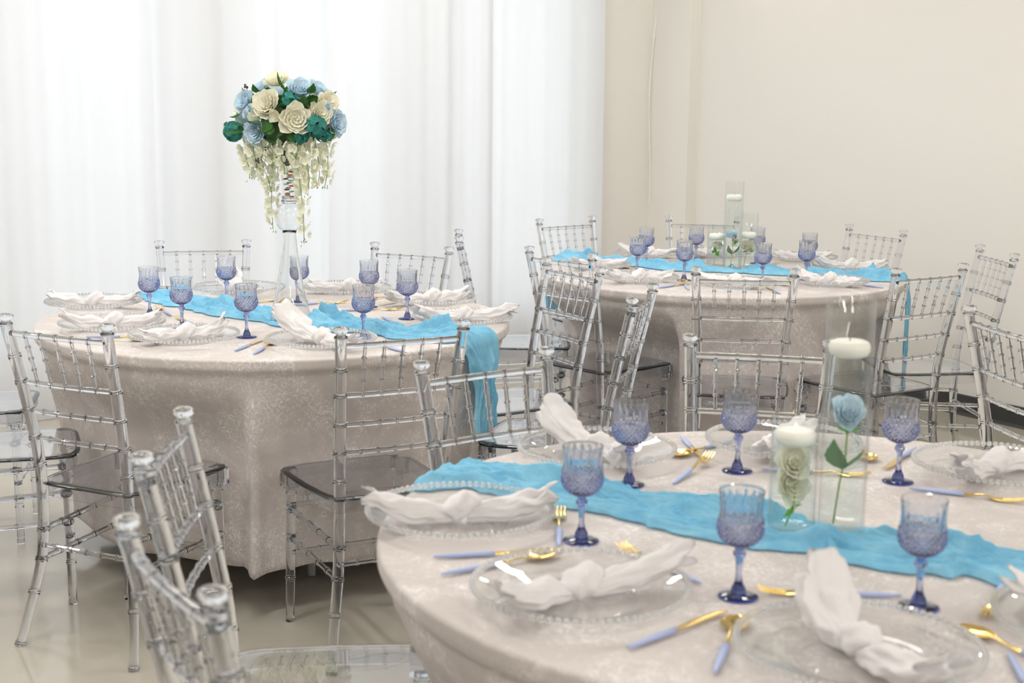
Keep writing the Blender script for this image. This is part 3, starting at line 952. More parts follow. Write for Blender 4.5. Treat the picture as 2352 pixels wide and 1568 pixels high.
def make_cutlery(kind):
    root = empty(kind)
    # handle from y=-0.105 (end) to y=-0.005; head toward +y
    hw = [(-0.105, 0.0018, 0.0014), (-0.100, 0.0030, 0.0022), (-0.080, 0.0046, 0.0032), (-0.050, 0.0058, 0.0038), (-0.020, 0.0058, 0.0038), (-0.005, 0.0050, 0.0034)]
    rows = []
    for y, w, h in hw:
        rows.append([(w * cos(TAU * j / 12), y, 0.0042 + h * sin(TAU * j / 12)) for j in range(12)])
    mb = MB()
    mb.grid(rows, True, True, True)
    build('handle', mb, M['handle'], root, sharp=None)
    def slab(mb, pts):
        """pts: (y, half width, z centre, half thickness)"""
        rows = []
        for y, w, z, t in pts:
            rows.append([(w * cos(a), y, z + t * sin(a)) for a in [TAU * j / 12 for j in range(12)]])
        mb.grid(rows, True, True, True)
    mb = MB()
    if kind == 'knife':
        slab(mb, [(-0.007, 0.0040, 0.0042, 0.0028), (0.010, 0.0042, 0.0042, 0.0018)])
        rows = []
        for y, x0, x1 in [(0.008, -0.0045, 0.0045), (0.030, -0.0075, 0.0050), (0.060, -0.0085, 0.0050), (0.085, -0.0080, 0.0050), (0.100, -0.0045, 0.0050), (0.108, 0.001, 0.0045)]:
            rows.append([(x0, y, 0.0042), ((x0 + x1) / 2, y, 0.0050), (x1, y, 0.0042), ((x0 + x1) / 2, y, 0.0034)])
        mb.grid(rows, True, True, True)
        build('blade', mb, M['gold'], root)
    elif kind == 'spoon':
        slab(mb, [(-0.007, 0.0040, 0.0042, 0.0028), (0.010, 0.0032, 0.0046, 0.0020), (0.030, 0.0028, 0.0072, 0.0016), (0.042, 0.0030, 0.0080, 0.0014), (0.052, 0.0045, 0.0078, 0.0012)])
        rows = []
        for i in range(13):
            u = i / 12
            y = 0.048 + 0.058 * u
            w = 0.0185 * (sin(PI * (0.08 + 0.92 * u) ** 0.92) ** 0.6 if u < 1 else 0.05) + 0.0012
            row = []
            for j in range(15):
                v = -1 + 2 * j / 14
                dep = 0.0062 * (1 - v * v) * sin(PI * (0.05 + 0.9 * u))
                row.append((w * v, y, 0.0080 - dep - 0.0005 * u))
            rows.append(row + [(p[0] * 1.01, p[1], p[2] - 0.0010) for p in row[::-1]])
        mb.grid(rows, True, True, True)
        build('bowl', mb, M['gold'], root)
    else:
        slab(mb, [(-0.007, 0.0040, 0.0042, 0.0028), (0.010, 0.0032, 0.0046, 0.0020), (0.028, 0.0026, 0.0078, 0.0016), (0.040, 0.0040, 0.0066, 0.0014), (0.048, 0.0100, 0.0040, 0.0013), (0.060, 0.0118, 0.0026, 0.0012), (0.066, 0.0118, 0.0026, 0.0012)])
        hd = build('head', mb, M['gold'], root)
        tm = MB()
        slab(tm, [(0.064, 0.0020, 0.0026, 0.0011), (0.080, 0.0019, 0.0036, 0.0010), (0.095, 0.0016, 0.0062, 0.0009), (0.107, 0.0009, 0.0098, 0.0006)])
        tme = fix_normals(tm.mesh('tine', True, 40))
        for x in (-0.0096, -0.0032, 0.0032, 0.0096):
            link('tine', tme, M['gold'], hd, loc=(x, 0, 0))
    return root

gob0, plate0 = make_goblet(), make_plate()
cut0 = {k: make_cutlery(k) for k in ('fork', 'knife', 'spoon')}
used = set()
def place(proto, key, x, y, z, rz=0.0):
    o = proto if proto.name not in used else copy_tree(proto)
    used.add(proto.name)
    o.location = (x, y, z)
    o.rotation_euler = (0, 0, rz)
    return o
FL = {'A': 'flower-vase table', 'B': 'three-vase table', 'C': 'two-vase table'}
nap_i = 0
def match(key, pts):
    """the plate each thing belongs to: nearest first, one of a kind per plate where there are enough"""
    pairs = sorted(((px - x) ** 2 + (py - y) ** 2, i, j) for i, (x, y) in enumerate(pts) for j, (px, py) in enumerate(PLATES[key]))
    got, taken = {}, set()
    for d, i, j in pairs:
        if i not in got and j not in taken:
            got[i] = j
            taken.add(j)
    return {i: ordinal(key, j) for i, j in got.items()}
for key in 'ABC':
    gn = match(key, GOBLETS[key])
    cn_ = {}
    for kd in ('fork', 'knife', 'spoon'):
        idx = [i for i, c_ in enumerate(CUTLERY[key]) if c_[0] == kd]
        mm = match(key, [CUTLERY[key][i][1:3] for i in idx])
        for q, i in enumerate(idx):
            cn_[i] = mm[q]
    for i, (x, y) in enumerate(PLATES[key]):
        o = place(plate0, key, x, y, ZT, rad(37 * i))
        tag(o, 'clear beaded-rim glass charger at %s, %s' % (FL[key], ordinal(key, i)), 'plate', 'beaded glass chargers at the ' + FL[key])
        ang, ln = NAPKINS[key][i]
        fan = (key, i) in (('A', 3), ('C', 5), ('A', 7), ('C', 1))
        o = link('napkin', make_napkin(100 + nap_i, max(0.25, min(0.34, ln)), fan), None, None, (x, y, ZT), (0, 0, rad(ang)))
        nap_i += 1
        tag(o, 'knotted white chiffon napkin at %s, %s' % (FL[key], ordinal(key, i)), 'napkin', 'knotted napkins at the ' + FL[key])
    for i, (x, y) in enumerate(GOBLETS[key]):
        on_runner = min((x - p_[0]) ** 2 + (y - p_[1]) ** 2 for p_ in RUN[key]) < 0.13 ** 2
        o = place(gob0, key, x, y, ZT + (0.0012 if on_runner else 0.0), rad(23 * i))
        tag(o, 'periwinkle cut-glass goblet at %s, plate %s' % (FL[key], gn[i]), 'goblet', 'blue goblets at the ' + FL[key])
    for i, (k, x, y, ang) in enumerate(CUTLERY[key]):
        o = place(cut0[k], key, x, y, ZT, rad(ang - 90))
        if (key, i) in (('B', 0), ('C', 12)):      # its head rests on the knife blade beneath
            o.rotation_euler = (0.055, 0, rad(ang - 90))
            o.location.z = ZT + 0.0042
        tag(o, 'blue-handled gold %s at %s, plate %s' % (k, FL[key], cn_[i]), k, 'blue-handled cutlery at the ' + FL[key])

# ------------------------------------------------------------------ vases for floating candles (positions needed by the runners)
VASES = [  # table, x, y, height, radius, water level
    ('C', 0.481, 2.346, 0.207, 0.041, 0.168, 'short'),
    ('C', 0.569, 2.362, 0.400, 0.041, 0.318, 'tall'),
    ('B', 0.952, 6.150, 0.385, 0.041, 0.315, 'tall'),
    ('B', 0.893, 6.222, 0.190, 0.041, 0.140, 'short'),
    ('B', 1.030, 6.212, 0.245, 0.041, 0.148, 'medium'),
]
EIFFEL = (-0.724, 4.596)

# ------------------------------------------------------------------ blue chiffon runners
HANG = {'A': (0.12, 0.295), 'B': (0.22, 0.34), 'C': (0.18, 0.20)}
def catmull(pts, n):
    P = [Vector((p[0], p[1], 0)) for p in pts]
    P = [P[0] * 2 - P[1]] + P + [P[-1] * 2 - P[-2]]
    out = []
    seg = len(P) - 3
    for i in range(n + 1):
        t = i / n * seg
        k = min(seg - 1, int(t))
        u = t - k
        a, b, c, d = P[k:k + 4]
        out.append(0.5 * (2 * b + (c - a) * u + (2 * a - 5 * b + 4 * c - d) * u * u + (3 * b - a - 3 * c + d) * u ** 3))
    return out
def ext(pts, key, end, L):
    c = Vector((*TABLES[key], 0))
    p = Vector((*pts[-1 if end else 0], 0))
    d = (p - c).normalized()
    q = c + d * (R_T + L)
    return (q.x, q.y)
def runner(key, label):
    c = Vector((*TABLES[key], 0))
    pts = [ext(RUN[key], key, 0, HANG[key][0])] + RUN[key] + [ext(RUN[key], key, 1, HANG[key][1])]
    NS, NT_ = 520, 84
    path = catmull(pts, NS)
    sd = ord(key) * 1.7
    rows = []
    flat = [(Vector((v[1], v[2], 0)), v[4] + 0.004) for v in VASES if v[0] == key]
    if key == 'A':
        flat.append((Vector((*EIFFEL, 0)), 0.072))
    flat += [(Vector((x, y, 0)), 0.032) for x, y in GOBLETS[key]] + [(Vector((x, y, 0)), 0.166) for x, y in PLATES[key]]
    for i, p in enumerate(path):
        tg = (path[min(NS, i + 1)] - path[max(0, i - 1)]).normalized()
        nr = Vector((-tg.y, tg.x, 0))
        s = i / NS * 2.0
        rho_c = (p - c).length
        hangf = smooth01(R_T - 0.10, R_T + 0.05, rho_c)
        w = (0.096 + 0.042 * noise.noise((s * 4.0, sd, 0)) + 0.022 * noise.noise((s * 14.0, sd, 3))) * (1 + 0.15 * hangf)
        row = []
        for j in range(NT_ + 1):
            t = -1 + 2 * j / NT_
            edge = 0.022 * noise.noise((s * 18, sd + 5, t)) * abs(t) ** 3 + 0.006 * noise.noise((s * 45, sd + 9, t)) * abs(t) ** 6
            q = p + nr * (w * t + edge) + tg * 0.02 * noise.noise((s * 9, t * 2.5, sd))
            a = noise.noise((s * 4.5, t * 1.1, sd + 20)) * 3.5
            g = s * 1.2 + t * 5.2 + a
            rid = 1 - abs(sin(g))
            rid2 = 1 - abs(sin(s * 6 - t * 8.5 + 2.2 * noise.noise((s * 8, t * 2, sd + 40)) * 2))
            rid3 = 1 - abs(sin(s * 38 + t * 4 + 3 * noise.noise((s * 10, t * 3, sd + 70))))
            env = 1 - abs(t) ** 7
            puff = 0.22 + 1.5 * max(0.0, noise.noise((s * 5.0, t * 1.3, sd + 60)))
            h = 0.004 + env * puff * (0.032 * rid ** 1.3 + 0.024 * rid2 ** 1.6 + 0.006 * rid3 ** 1.5) + env * 0.02 * max(0, noise.noise((s * 3, t, sd + 80)))
            cr1 = abs(noise.noise((s * 5.0 + 0.8 * t, t * 9.0 + 1.2 * noise.noise((s * 6, t, sd)), sd + 90)))
            cr2 = abs(noise.noise((s * 13.0, t * 14.0 + 2.0 * noise.noise((s * 9, t * 2, sd)), sd + 95)))
            h += env * (0.0085 * (1 - min(1, 2.6 * cr1)) + 0.0028 * (1 - min(1, 2.4 * cr2)))
            h += 0.003 * noise.noise((q.x * 45, q.y * 45, sd)) * env
            h = max(0.0022, h)
            fl = 1.0
            for fc, fr_ in flat:
                fl = min(fl, smooth01(fr_, fr_ + 0.03, (q - fc).length))
            h = 0.0010 + (h - 0.0010) * fl
            v = q - c
            rho = v.length
            if rho > R_T - 0.012:
                d = v / rho
                over = rho - (R_T - 0.012)
                hh = 0.004 + (h - 0.002) * 0.55
                if over < 0.035:
                    a_ = over / 0.035 * PI / 2
                    r_ = R_T - 0.012 + (0.017 + hh * 0.5) * sin(a_)
                    z_ = ZT + h * cos(a_) ** 2 - 0.020 * (1 - cos(a_))
                else:
                    r_ = R_T + 0.005 + hh * 0.5 + 0.5 * hh * smooth01(0.03, 0.1, over)
                    z_ = ZT - 0.020 - (over - 0.035) * (1 + 0.05 * noise.noise((t * 3, sd, 1)))
                row.append((c.x + d.x * r_, c.y + d.y * r_, z_))
            else:
                row.append((q.x, q.y, ZT + h))
        rows.append(row)
    mb = MB()
    mb.grid(rows)
    o = build('table_runner', mb, M['runner'], sharp=None, fix=False)
    tag(o, label, 'table runner')
runner('A', 'sky blue crinkled chiffon runner on the table with tall flower vase')
runner('B', 'sky blue crinkled chiffon runner on the table with three candle vases')
runner('C', 'sky blue crinkled chiffon runner on the table with two candle vases')

# ------------------------------------------------------------------ flowers: building blocks
def petal_mesh(name, L, W, cup, curl, ruffle=0.0, nu=7, nv=7, mat=None):
    """petal rooted at the origin, growing along +z and leaning out along +y"""
    rows = []
    for i in range(nu + 1):
        u = i / nu
        w = W * (sin(PI * (0.14 + 0.66 * u))) ** 0.6
        row = []
        for j in range(nv + 1):
            v = -1 + 2 * j / nv
            x = w * v
            y = cup * (sin(u * PI * 0.55)) - 0.55 * w * v * v + curl * u ** 3 + ruffle * sin(v * 5 + u * 3) * u
            z = L * u - 0.10 * L * v * v * u
            row.append((x, y, z))
        rows.append(row)
    mb = MB()
    mb.grid(rows)
    me = mb.mesh(name, True, None)
    if mat:
        me.materials.append(mat)
    return me

def to_basis(d, roll=0.0):
    """rotation whose +z points along d"""
    d = Vector(d).normalized()
    return (d.to_track_quat('Z', 'Y') @ Matrix.Rotation(roll, 4, 'Z').to_quaternion()).to_euler()

ROSE = {}
def rose_meshes(colour):
    if colour in ROSE:
        return ROSE[colour]
    mat = M[colour]
    rr = random.Random(3)
    mb = MB()
    # unit rose (radius about 1): coiled inner petals in one mesh
    NK = 19
    for k in range(NK):
        a = k * 2.39996
        q = k / (NK - 1)
        rad_ = 0.07 + 0.62 * q ** 0.85
        W = 0.16 + 0.36 * q
        top = 0.42 - 0.16 * q + rr.uniform(-0.05, 0.05)
        rows = []
        for i in range(7):
            u = i / 6
            row = []
            for j in range(9):
                v = -1 + 2 * j / 8
                w = W * (sin(PI * (0.15 + 0.68 * u))) ** 0.55
                ang = a + v * w / max(0.16, rad_)
                r = rad_ * (0.62 + 0.38 * sin(u * 1.9)) + (0.10 + 0.06 * q) * u ** 5 + 0.03 * u * sin(7 * v + k * 1.7) + 0.05 * v * u
                row.append((r * cos(ang), r * sin(ang), -0.30 + (top + 0.30) * u - 0.10 * v * v * u + 0.02 * u * sin(5 * v + k)))
            rows.append(row)
        mb.grid(rows)
    mb.lathe([(0.05, -0.5), (0.30, -0.42), (0.42, -0.25), (0.34, -0.10), (0.10, -0.02)], 14)
    core = mb.mesh('rose_' + colour, True, None)
    core.materials.append(mat)
    pet = petal_mesh('petal_' + colour, 0.98, 0.62, 0.30, 0.10, 0.05, nu=8, nv=10, mat=mat)
    ROSE[colour] = (core, pet)
    return ROSE[colour]

def rose(parent, colour, pos, facing, size, npet=10, seed=0, name=None):
    core, pet = rose_meshes(colour)
    rr = random.Random(seed)
    o = link(name or {'cream': 'cream_rose', 'pale_blue': 'blue_rose'}[colour], core, None, parent, pos, to_basis(facing, rr.uniform(0, TAU)))
    o.scale = (size, size, size)
    for k in range(npet):
        a = k * 2.39996 + rr.uniform(-.2, .2)
        ring = k / max(1, npet - 1)
        p = link('petal', pet, None, o)
        tilt = -0.12 - 0.62 * ring + rr.uniform(-.1, .1)
        p.matrix_local = Matrix.Rotation(a, 4, 'Z') @ Matrix.Translation((0, 0.36 + 0.04 * ring, -0.40 - 0.08 * ring)) @ Matrix.Rotation(tilt, 4, 'X') @ Matrix.Scale(0.90 + 0.10 * ring, 4)
    return o

def leaf_mesh(name, mat, L=1.0, W=0.36):
    rows = []
    for i in range(11):
        u = i / 10
        w = W * (sin(PI * u ** 0.75)) ** 1.1 * (1 + 0.06 * ((i % 2) * 2 - 1)) + 0.012
        row = []
        for j in range(7):
            v = -1 + 2 * j / 6
            row.append((w * v, 0.12 * L * sin(PI * u * 0.8) - 0.16 * w * (1 - abs(v)) + 0.16 * abs(v) * w, L * u))
        rows.append(row)
    mb = MB()
    mb.grid(rows)
    me = mb.mesh(name, True, None)
    me.materials.append(mat)
    return me
LEAF = {k: leaf_mesh('leaf_' + k, M[k]) for k in ('leaf', 'leaf2', 'leaf3')}
def leaf(parent, kind, pos, d, size, roll=0.0):
    o = link('leaf', LEAF[kind], None, parent, pos, to_basis(d, roll))
    o.scale = (size, size, size)
    return o

def blossom_mesh(name, mat, npet=4):
    mb = MB()
    for k in range(npet):
        a = TAU * k / npet
        rows = []
        for i in range(6):
            u = i / 5
            w = 0.52 * (sin(PI * (0.1 + 0.78 * u))) ** 0.7
            row = []
            for j in range(5):
                v = -1 + 2 * j / 4
                x, y, z = w * v, 0.06 + 0.95 * u, 0.18 * sin(u * 2.2) + 0.10 * v * v - 0.10 * u * u
                row.append((x * cos(a) - y * sin(a), x * sin(a) + y * cos(a), z))
            rows.append(row)
        mb.grid(rows)
    me = mb.mesh(name, True, None)
    me.materials.append(mat)
    return me
HYD = blossom_mesh('blossom_teal', M['teal'])
def hydrangea(parent, pos, size, n, seed):
    rr = random.Random(seed)
    mb = MB()
    mb.lathe([(0.1, -0.6), (0.5, -0.4), (0.62, 0.0), (0.45, 0.4), (0.1, 0.6)], 12)
    o = build('teal_hydrangea', mb, M['teal'], parent, loc=pos)
    o.scale = (size, size, size)
    for k in range(n):
        z = 1 - 2 * (k + 0.5) / n
        a = k * 2.39996 + rr.uniform(-.2, .2)
        d = Vector((math.sqrt(1 - z * z) * cos(a), math.sqrt(1 - z * z) * sin(a), z))
        b = link('blossom', HYD, None, o, d * 0.72, to_basis(d, rr.uniform(0, TAU)))
        b.scale = (0.50, 0.50, 0.50)

def floret_mesh():
    mb = MB()
    for a, L, W, tl in ((0.5, 1.0, 0.62, 0.5), (2.6, 1.0, 0.62, 0.5), (4.2, 0.75, 0.42, 0.9), (5.2, 0.75, 0.42, 0.9), (1.55, 0.6, 0.35, 0.2)):
        rows = []
        for i in range(6):
            u = i / 5
            w = W * (sin(PI * (0.08 + 0.80 * u))) ** 0.75
            row = []
            for j in range(5):
                v = -1 + 2 * j / 4
                x, y, z = w * v, L * u * cos(tl * u), L * u * sin(tl * u) * 0.6 + 0.15 * v * v
                row.append((x * cos(a) - y * sin(a), x * sin(a) + y * cos(a), z))
            rows.append(row)
        mb.grid(rows)
    me = mb.mesh('floret', True, None)
    me.materials.append(M['white_petal'])
    return me
FLORET = floret_mesh()
BUD = MB()
BUD.lathe([(0.05, -1.0), (0.35, -0.6), (0.5, 0.0), (0.3, 0.7), (0.04, 1.0)], 8)
BUD_ME = fix_normals(BUD.mesh('bud', True, None))
BUD_ME.materials.append(M['stem'])

def strand(parent, pts, seed, size=0.013, density=1.0):
    """a hanging wisteria strand along pts, ending in small green buds"""
    rr = random.Random(seed)
    P = [Vector(p) for p in pts]
    path = []
    for a, b in zip(P, P[1:]):
        for q in range(8):
            path.append(a.lerp(b, q / 8))
    path.append(P[-1])
    mb = MB()
    mb.tube(path, [0.0012] * len(path), 5)
    L = sum((b - a).length for a, b in zip(path, path[1:]))
    o = build('wisteria_strand', mb, M['stem'], parent)
    n = int(L / 0.0125 * density)
    for k in range(n):
        u = (k + 0.3) / n
        if u > 0.90:
            continue
        i = min(len(path) - 2, int(u * (len(path) - 1)))
        p = path[i].lerp(path[i + 1], u * (len(path) - 1) - i)
        a = k * 2.1 + rr.uniform(-.5, .5)
        d = Vector((cos(a), sin(a), -0.25 + rr.uniform(-.3, .3))).normalized()
        sz = size * (1.15 - 0.45 * u) * rr.uniform(0.85, 1.2)
        f = link('floret', FLORET, None, o, p + d * sz * 0.8, to_basis(d, rr.uniform(0, TAU)))
        f.scale = (sz, sz, sz)
    for k in range(6):
        p = path[-1] + Vector((rr.uniform(-.010, .010), rr.uniform(-.010, .010), rr.uniform(-0.012, 0.02)))
        b = link('bud', BUD_ME, None, o, p, (rr.uniform(-.4, .4), rr.uniform(-.4, .4), 0))
        b.scale = (0.0026, 0.0026, 0.0042)

# ------------------------------------------------------------------ tall trumpet vase
vx, vy = EIFFEL
vz = ZT + 0.0012
def shell(outer, th):
    inner = [(max(0.0005, r - th), z) for r, z in outer]
    return outer, inner
base_o = [(0.069, 0.0), (0.0685, 0.004), (0.0625, 0.028), (0.054, 0.065), (0.0455, 0.105), (0.0375, 0.150), (0.0305, 0.195), (0.0250, 0.240), (0.0222, 0.272), (0.0215, 0.288), (0.0235, 0.297)]
ball_o = [(0.0235, 0.297), (0.034, 0.305), (0.0425, 0.317), (0.0465, 0.331), (0.0472, 0.342), (0.0455, 0.355), (0.040, 0.368), (0.031, 0.378), (0.0235, 0.383), (0.0225, 0.386)]
vase = empty('trumpet_vase', (vx, vy, vz))
mb = MB()
rows_p = base_o + [(0.020, 0.2975)] + [(r - 0.0026, z) for r, z in base_o[::-1][1:]]
mb.lathe(rows_p, 56, cap0=False, cap1=False)
mb.grid([[(r * cos(TAU * j / 56), r * sin(TAU * j / 56), z) for j in range(56)] for r, z in (rows_p[-1], rows_p[0])], True)
build('flared_base', mb, M['vase'], vase, sharp=None)
mb = MB()
rows_p = ball_o + [(0.0200, 0.3855)] + [(r - 0.0028, z) for r, z in ball_o[::-1][1:]]
mb.lathe(rows_p, 56, cap0=False, cap1=False)
mb.grid([[(r * cos(TAU * j / 56), r * sin(TAU * j / 56), z) for j in range(56)] for r, z in (rows_p[-1], rows_p[0])], True)
build('ball', mb, M['vase'], vase, sharp=None)
mb = MB()
tr_o = [(0.0215, 0.3865), (0.0255, 0.388), (0.0258, 0.392), (0.0232, 0.396), (0.0228, 0.41), (0.0238, 0.44), (0.0262, 0.475), (0.031, 0.505), (0.040, 0.530), (0.043, 0.534)]
tr_i = [(0.0405, 0.533), (0.0375, 0.528), (0.0285, 0.505), (0.0238, 0.475), (0.0214, 0.44), (0.0204, 0.41), (0.0204, 0.400), (0.012, 0.3985), (0.002, 0.398)]
mb.lathe(tr_o + tr_i, 48)
build('trumpet', mb, M['vase'], vase, sharp=None)
tag(vase, 'tall clear glass trumpet vase with ball neck on the blue runner', 'vase')
rr = random.Random(8)
GEM = MB()
GEM.lathe([(0.15, -0.55), (0.7, -0.42), (1.0, 0.0), (0.7, 0.42), (0.15, 0.55)], 14)
gme = {}
for nm in ('amber', 'pebble', 'brown_gem'):
    me = fix_normals(GEM.mesh('gem_' + nm, True, None))
    me.materials.append(M[nm])
    gme[nm] = me
seq = ['amber', 'amber', 'pebble', 'pebble', 'brown_gem', 'pebble', 'amber', 'pebble', 'pebble', 'pebble', 'brown_gem', 'pebble', 'amber', 'pebble', 'brown_gem', 'pebble']
lab = {'amber': 'flat amber glass gem inside the trumpet vase', 'pebble': 'flat pale green glass gem inside the trumpet vase', 'brown_gem': 'flat brown glass gem inside the trumpet vase'}
for k, nm in enumerate(seq):
    a = k * 2.2
    o = link('glass_gem', gme[nm], None, None, (vx + 0.009 * cos(a), vy + 0.009 * sin(a), vz + 0.4050 + 0.0058 * k), (rr.uniform(-.12, .12), rr.uniform(-.12, .12), 0))
    o.scale = (0.0098, 0.0098, 0.0060)
    tag(o, lab[nm], 'glass gem', 'glass gems in the trumpet vase')

# ------------------------------------------------------------------ flower arrangement on the vase
PXM = 0.001421
bq = empty('flower_arrangement', (vx, vy, vz + 0.53))
def fl(px, py, depth):
    """offset in metres from the arrangement's base; depth toward the room (-y)"""
    return Vector(((px - 668) * PXM, -depth, (367 - py) * PXM * 0.985))
mb = MB()
rows = []
mb.lathe([(0.006, -0.026), (0.02, 0.0), (0.05, 0.045), (0.072, 0.08), (0.078, 0.12), (0.07, 0.16), (0.05, 0.185), (0.025, 0.198), (0.006, 0.2)], 28, fn=lambda th, z: 0.008 * sin(7 * th + 30 * z))
build('foam_ball', mb, M['moss'], bq)
DC = Vector((0, 0, 0.125))
RS = [('cream', 649, 192, 0.045, 26), ('cream', 633, 246, 0.115, 31), ('cream', 700, 278, 0.135, 33), ('cream', 751, 265, 0.100, 27), ('cream', 765, 240, 0.050, 27), ('pale_blue', 579, 240, 0.075, 25), ('pale_blue', 608, 309, 0.125, 25), ('pale_blue', 704, 211, 0.080, 27), ('pale_blue', 737, 211, 0.020, 24), ('pale_blue', 783, 286, 0.050, 27), ('pale_blue', 613, 207, 0.010, 22), ('cream', 561, 258, 0.020, 20), ('cream', 765, 305, 0.040, 22), ('cream', 590, 322, 0.060, 22)]
for k, (col, px, py, dp, rp_) in enumerate(RS):
    p = fl(px, py, dp)
    rose(bq, col, p, (p - DC) + Vector((0, -0.06, 0.02)), rp_ * PXM * 0.95, 11, 60 + k)
for k, (px, py, dp, rp_) in enumerate([(655, 273, 0.135, 14), (597, 256, 0.12, 9), (588, 268, 0.115, 9), (768, 250, 0.09, 9)]):
    p = fl(px, py, dp)
    rose(bq, 'cream' if k == 0 else 'pale_blue', p, p - DC, rp_ * PXM, 6, 90 + k)
back = [(-0.12, 0.10, 0.14), (0.0, 0.13, 0.12), (0.11, 0.11, 0.13), (-0.06, 0.10, 0.20), (0.07, 0.09, 0.205), (-0.15, 0.03, 0.11), (0.03, 0.12, 0.05)]
for k, p in enumerate(back):
    p = Vector(p)
    rose(bq, ('cream', 'pale_blue')[k % 2], p, p - DC, 0.036, 9, 120 + k)
for k, (px, py, dp, rp_, n) in enumerate([(684, 236, 0.105, 21, 13), (742, 293, 0.118, 27, 16), (708, 316, 0.115, 19, 12), (551, 308, 0.04, 25, 16), (760, 314, 0.085, 16, 9), (538, 297, 0.03, 12, 8)]):
    hydrangea(bq, fl(px, py, dp), rp_ * PXM, n, 150 + k)
hydrangea(bq, Vector((0.10, 0.09, 0.08)), 0.035, 12, 160)
hydrangea(bq, Vector((-0.09, 0.11, 0.07)), 0.035, 12, 161)
LV = [(676, 218, 0.085, (-0.35, -0.1, 1), 48), (590, 292, 0.10, (-1, -0.3, 0.28), 40), (584, 300, 0.10, (-1, -0.35, -0.10), 50), (625, 283, 0.125, (-0.9, -0.6, 0.12), 38), (640, 281, 0.13, (-0.2, -0.6, -0.7), 34), (640, 290, 0.13, (0.2, -0.7, -0.6), 32), (690, 300, 0.12, (0.1, -0.6, -0.8), 34), (768, 296, 0.07, (0.1, -0.4, -0.9), 32), (716, 246, 0.115, (0.1, -0.5, 0.9), 28), (612, 222, 0.07, (-0.3, -0.4, 0.7), 26), (724, 222, 0.08, (0.3, -0.3, 0.6), 30), (640, 318, 0.11, (0.5, -0.6, -0.3), 30), (622, 300, 0.125, (0.5, -0.7, -0.2), 26), (668, 300, 0.125, (-0.4, -0.6, -0.6), 28), (757, 225, 0.02, (0.8, 0, 0.4), 26), (590, 226, 0.05, (-0.6, -0.2, 0.7), 24), (735, 240, 0.10, (0.3, -0.7, 0.4), 24), (664, 250, 0.12, (0.2, -0.7, 0.3), 26), (568, 268, 0.05, (-1, 0, -0.2), 26)]
for k, (px, py, dp, d, s) in enumerate(LV):
    leaf(bq, 'leaf', fl(px, py, dp), d, s * PXM, PI + 0.4 * sin(k * 3.1))
rl = random.Random(77)
for k in range(34):
    a = rl.uniform(0, TAU)
    e = rl.uniform(-0.35, 1.2)
    d = Vector((cos(e) * cos(a), -abs(cos(e) * sin(a)) if k % 4 else abs(cos(e) * sin(a)), sin(e)))
    leaf(bq, 'leaf', DC + Vector((d.x * 0.088, d.y * 0.075, d.z * 0.07)), d + Vector((rl.uniform(-.7, .7), rl.uniform(-.3, .3), rl.uniform(-.7, .7))), rl.uniform(0.045, 0.062), rl.uniform(0, TAU))
for k in range(10):
    a = TAU * k / 10
    leaf(bq, 'leaf', Vector((0.11 * cos(a), 0.06 + 0.07 * abs(sin(a)), 0.08 + 0.10 * (k % 3) / 2)), (cos(a), abs(sin(a)) + 0.2, 0.3), 0.05, k)
ST = [((578, 330, 0.07), (582, 360, 0.085), (590, 385, 0.09), (592, 412, 0.09)), ((600, 330, 0.10), (606, 362, 0.11), (612, 390, 0.11)), ((612, 335, 0.09), (622, 380, 0.10), (633, 410, 0.10), (638, 432, 0.095)), ((640, 330, 0.06), (636, 420, 0.05), (634, 470, 0.05), (636, 528, 0.045)), ((660, 325, 0.12), (664, 352, 0.125), (672, 385, 0.12), (672, 400, 0.115)), ((640, 330, 0.12), (648, 355, 0.125), (645, 380, 0.12)), ((690, 325, 0.10), (700, 380, 0.115), (708, 440, 0.115), (712, 500, 0.11), (712, 556, 0.105)), ((715, 330, 0.11), (722, 370, 0.115), (726, 410, 0.115), (722, 448, 0.11)), ((738, 330, 0.09), (746, 370, 0.10), (748, 400, 0.10), (742, 424, 0.095)), ((760, 325, 0.06), (764, 360, 0.075), (764, 395, 0.075), (756, 428, 0.07)), ((590, 330, 0.02), (588, 380, 0.02), (598, 410, 0.02)), ((745, 330, -0.03), (750, 390, -0.03)), ((680, 330, -0.08), (682, 400, -0.09), (684, 440, -0.09)), ((640, 335, -0.08), (636, 380, -0.09), (630, 425, -0.09)), ((575, 335, -0.02), (570, 375, -0.02)), ((600, 335, -0.06), (596, 390, -0.07)), ((725, 335, -0.06), (730, 390, -0.07)), ((700, 318, 0.115), (704, 350, 0.125), (690, 372, 0.12)), ((620, 322, 0.11), (626, 345, 0.12), (624, 365, 0.12))]
for k, s in enumerate(ST):
    strand(bq, [fl(*q) for q in s], 200 + k, 0.0195, 1.25 if k < 3 or k in (4, 5, 7, 8, 9, 17, 18) else 1.05)
for k, (px, py, dp) in enumerate([(583, 208, 0.06), (614, 370, 0.125), (634, 342, 0.13)]):
    o = MB()
    q = random.Random(k)
    for i in range(7):
        c = (q.uniform(-.006, .006), q.uniform(-.006, .006), q.uniform(-.006, .006))
        o.lathe([(0.0008, -0.0035), (0.003, -0.002), (0.0035, 0.0), (0.003, 0.002), (0.0008, 0.0035)], 7, c)
    o.tube([(0, 0, 0), (0.01, 0.03, -0.035)], 0.0009, 5)
    b = build('berry_sprig', o, M['berry'], bq, loc=fl(px, py, dp))
tag(bq, 'ball of cream and pale blue roses with trailing white wisteria in the trumpet vase', 'flower arrangement')

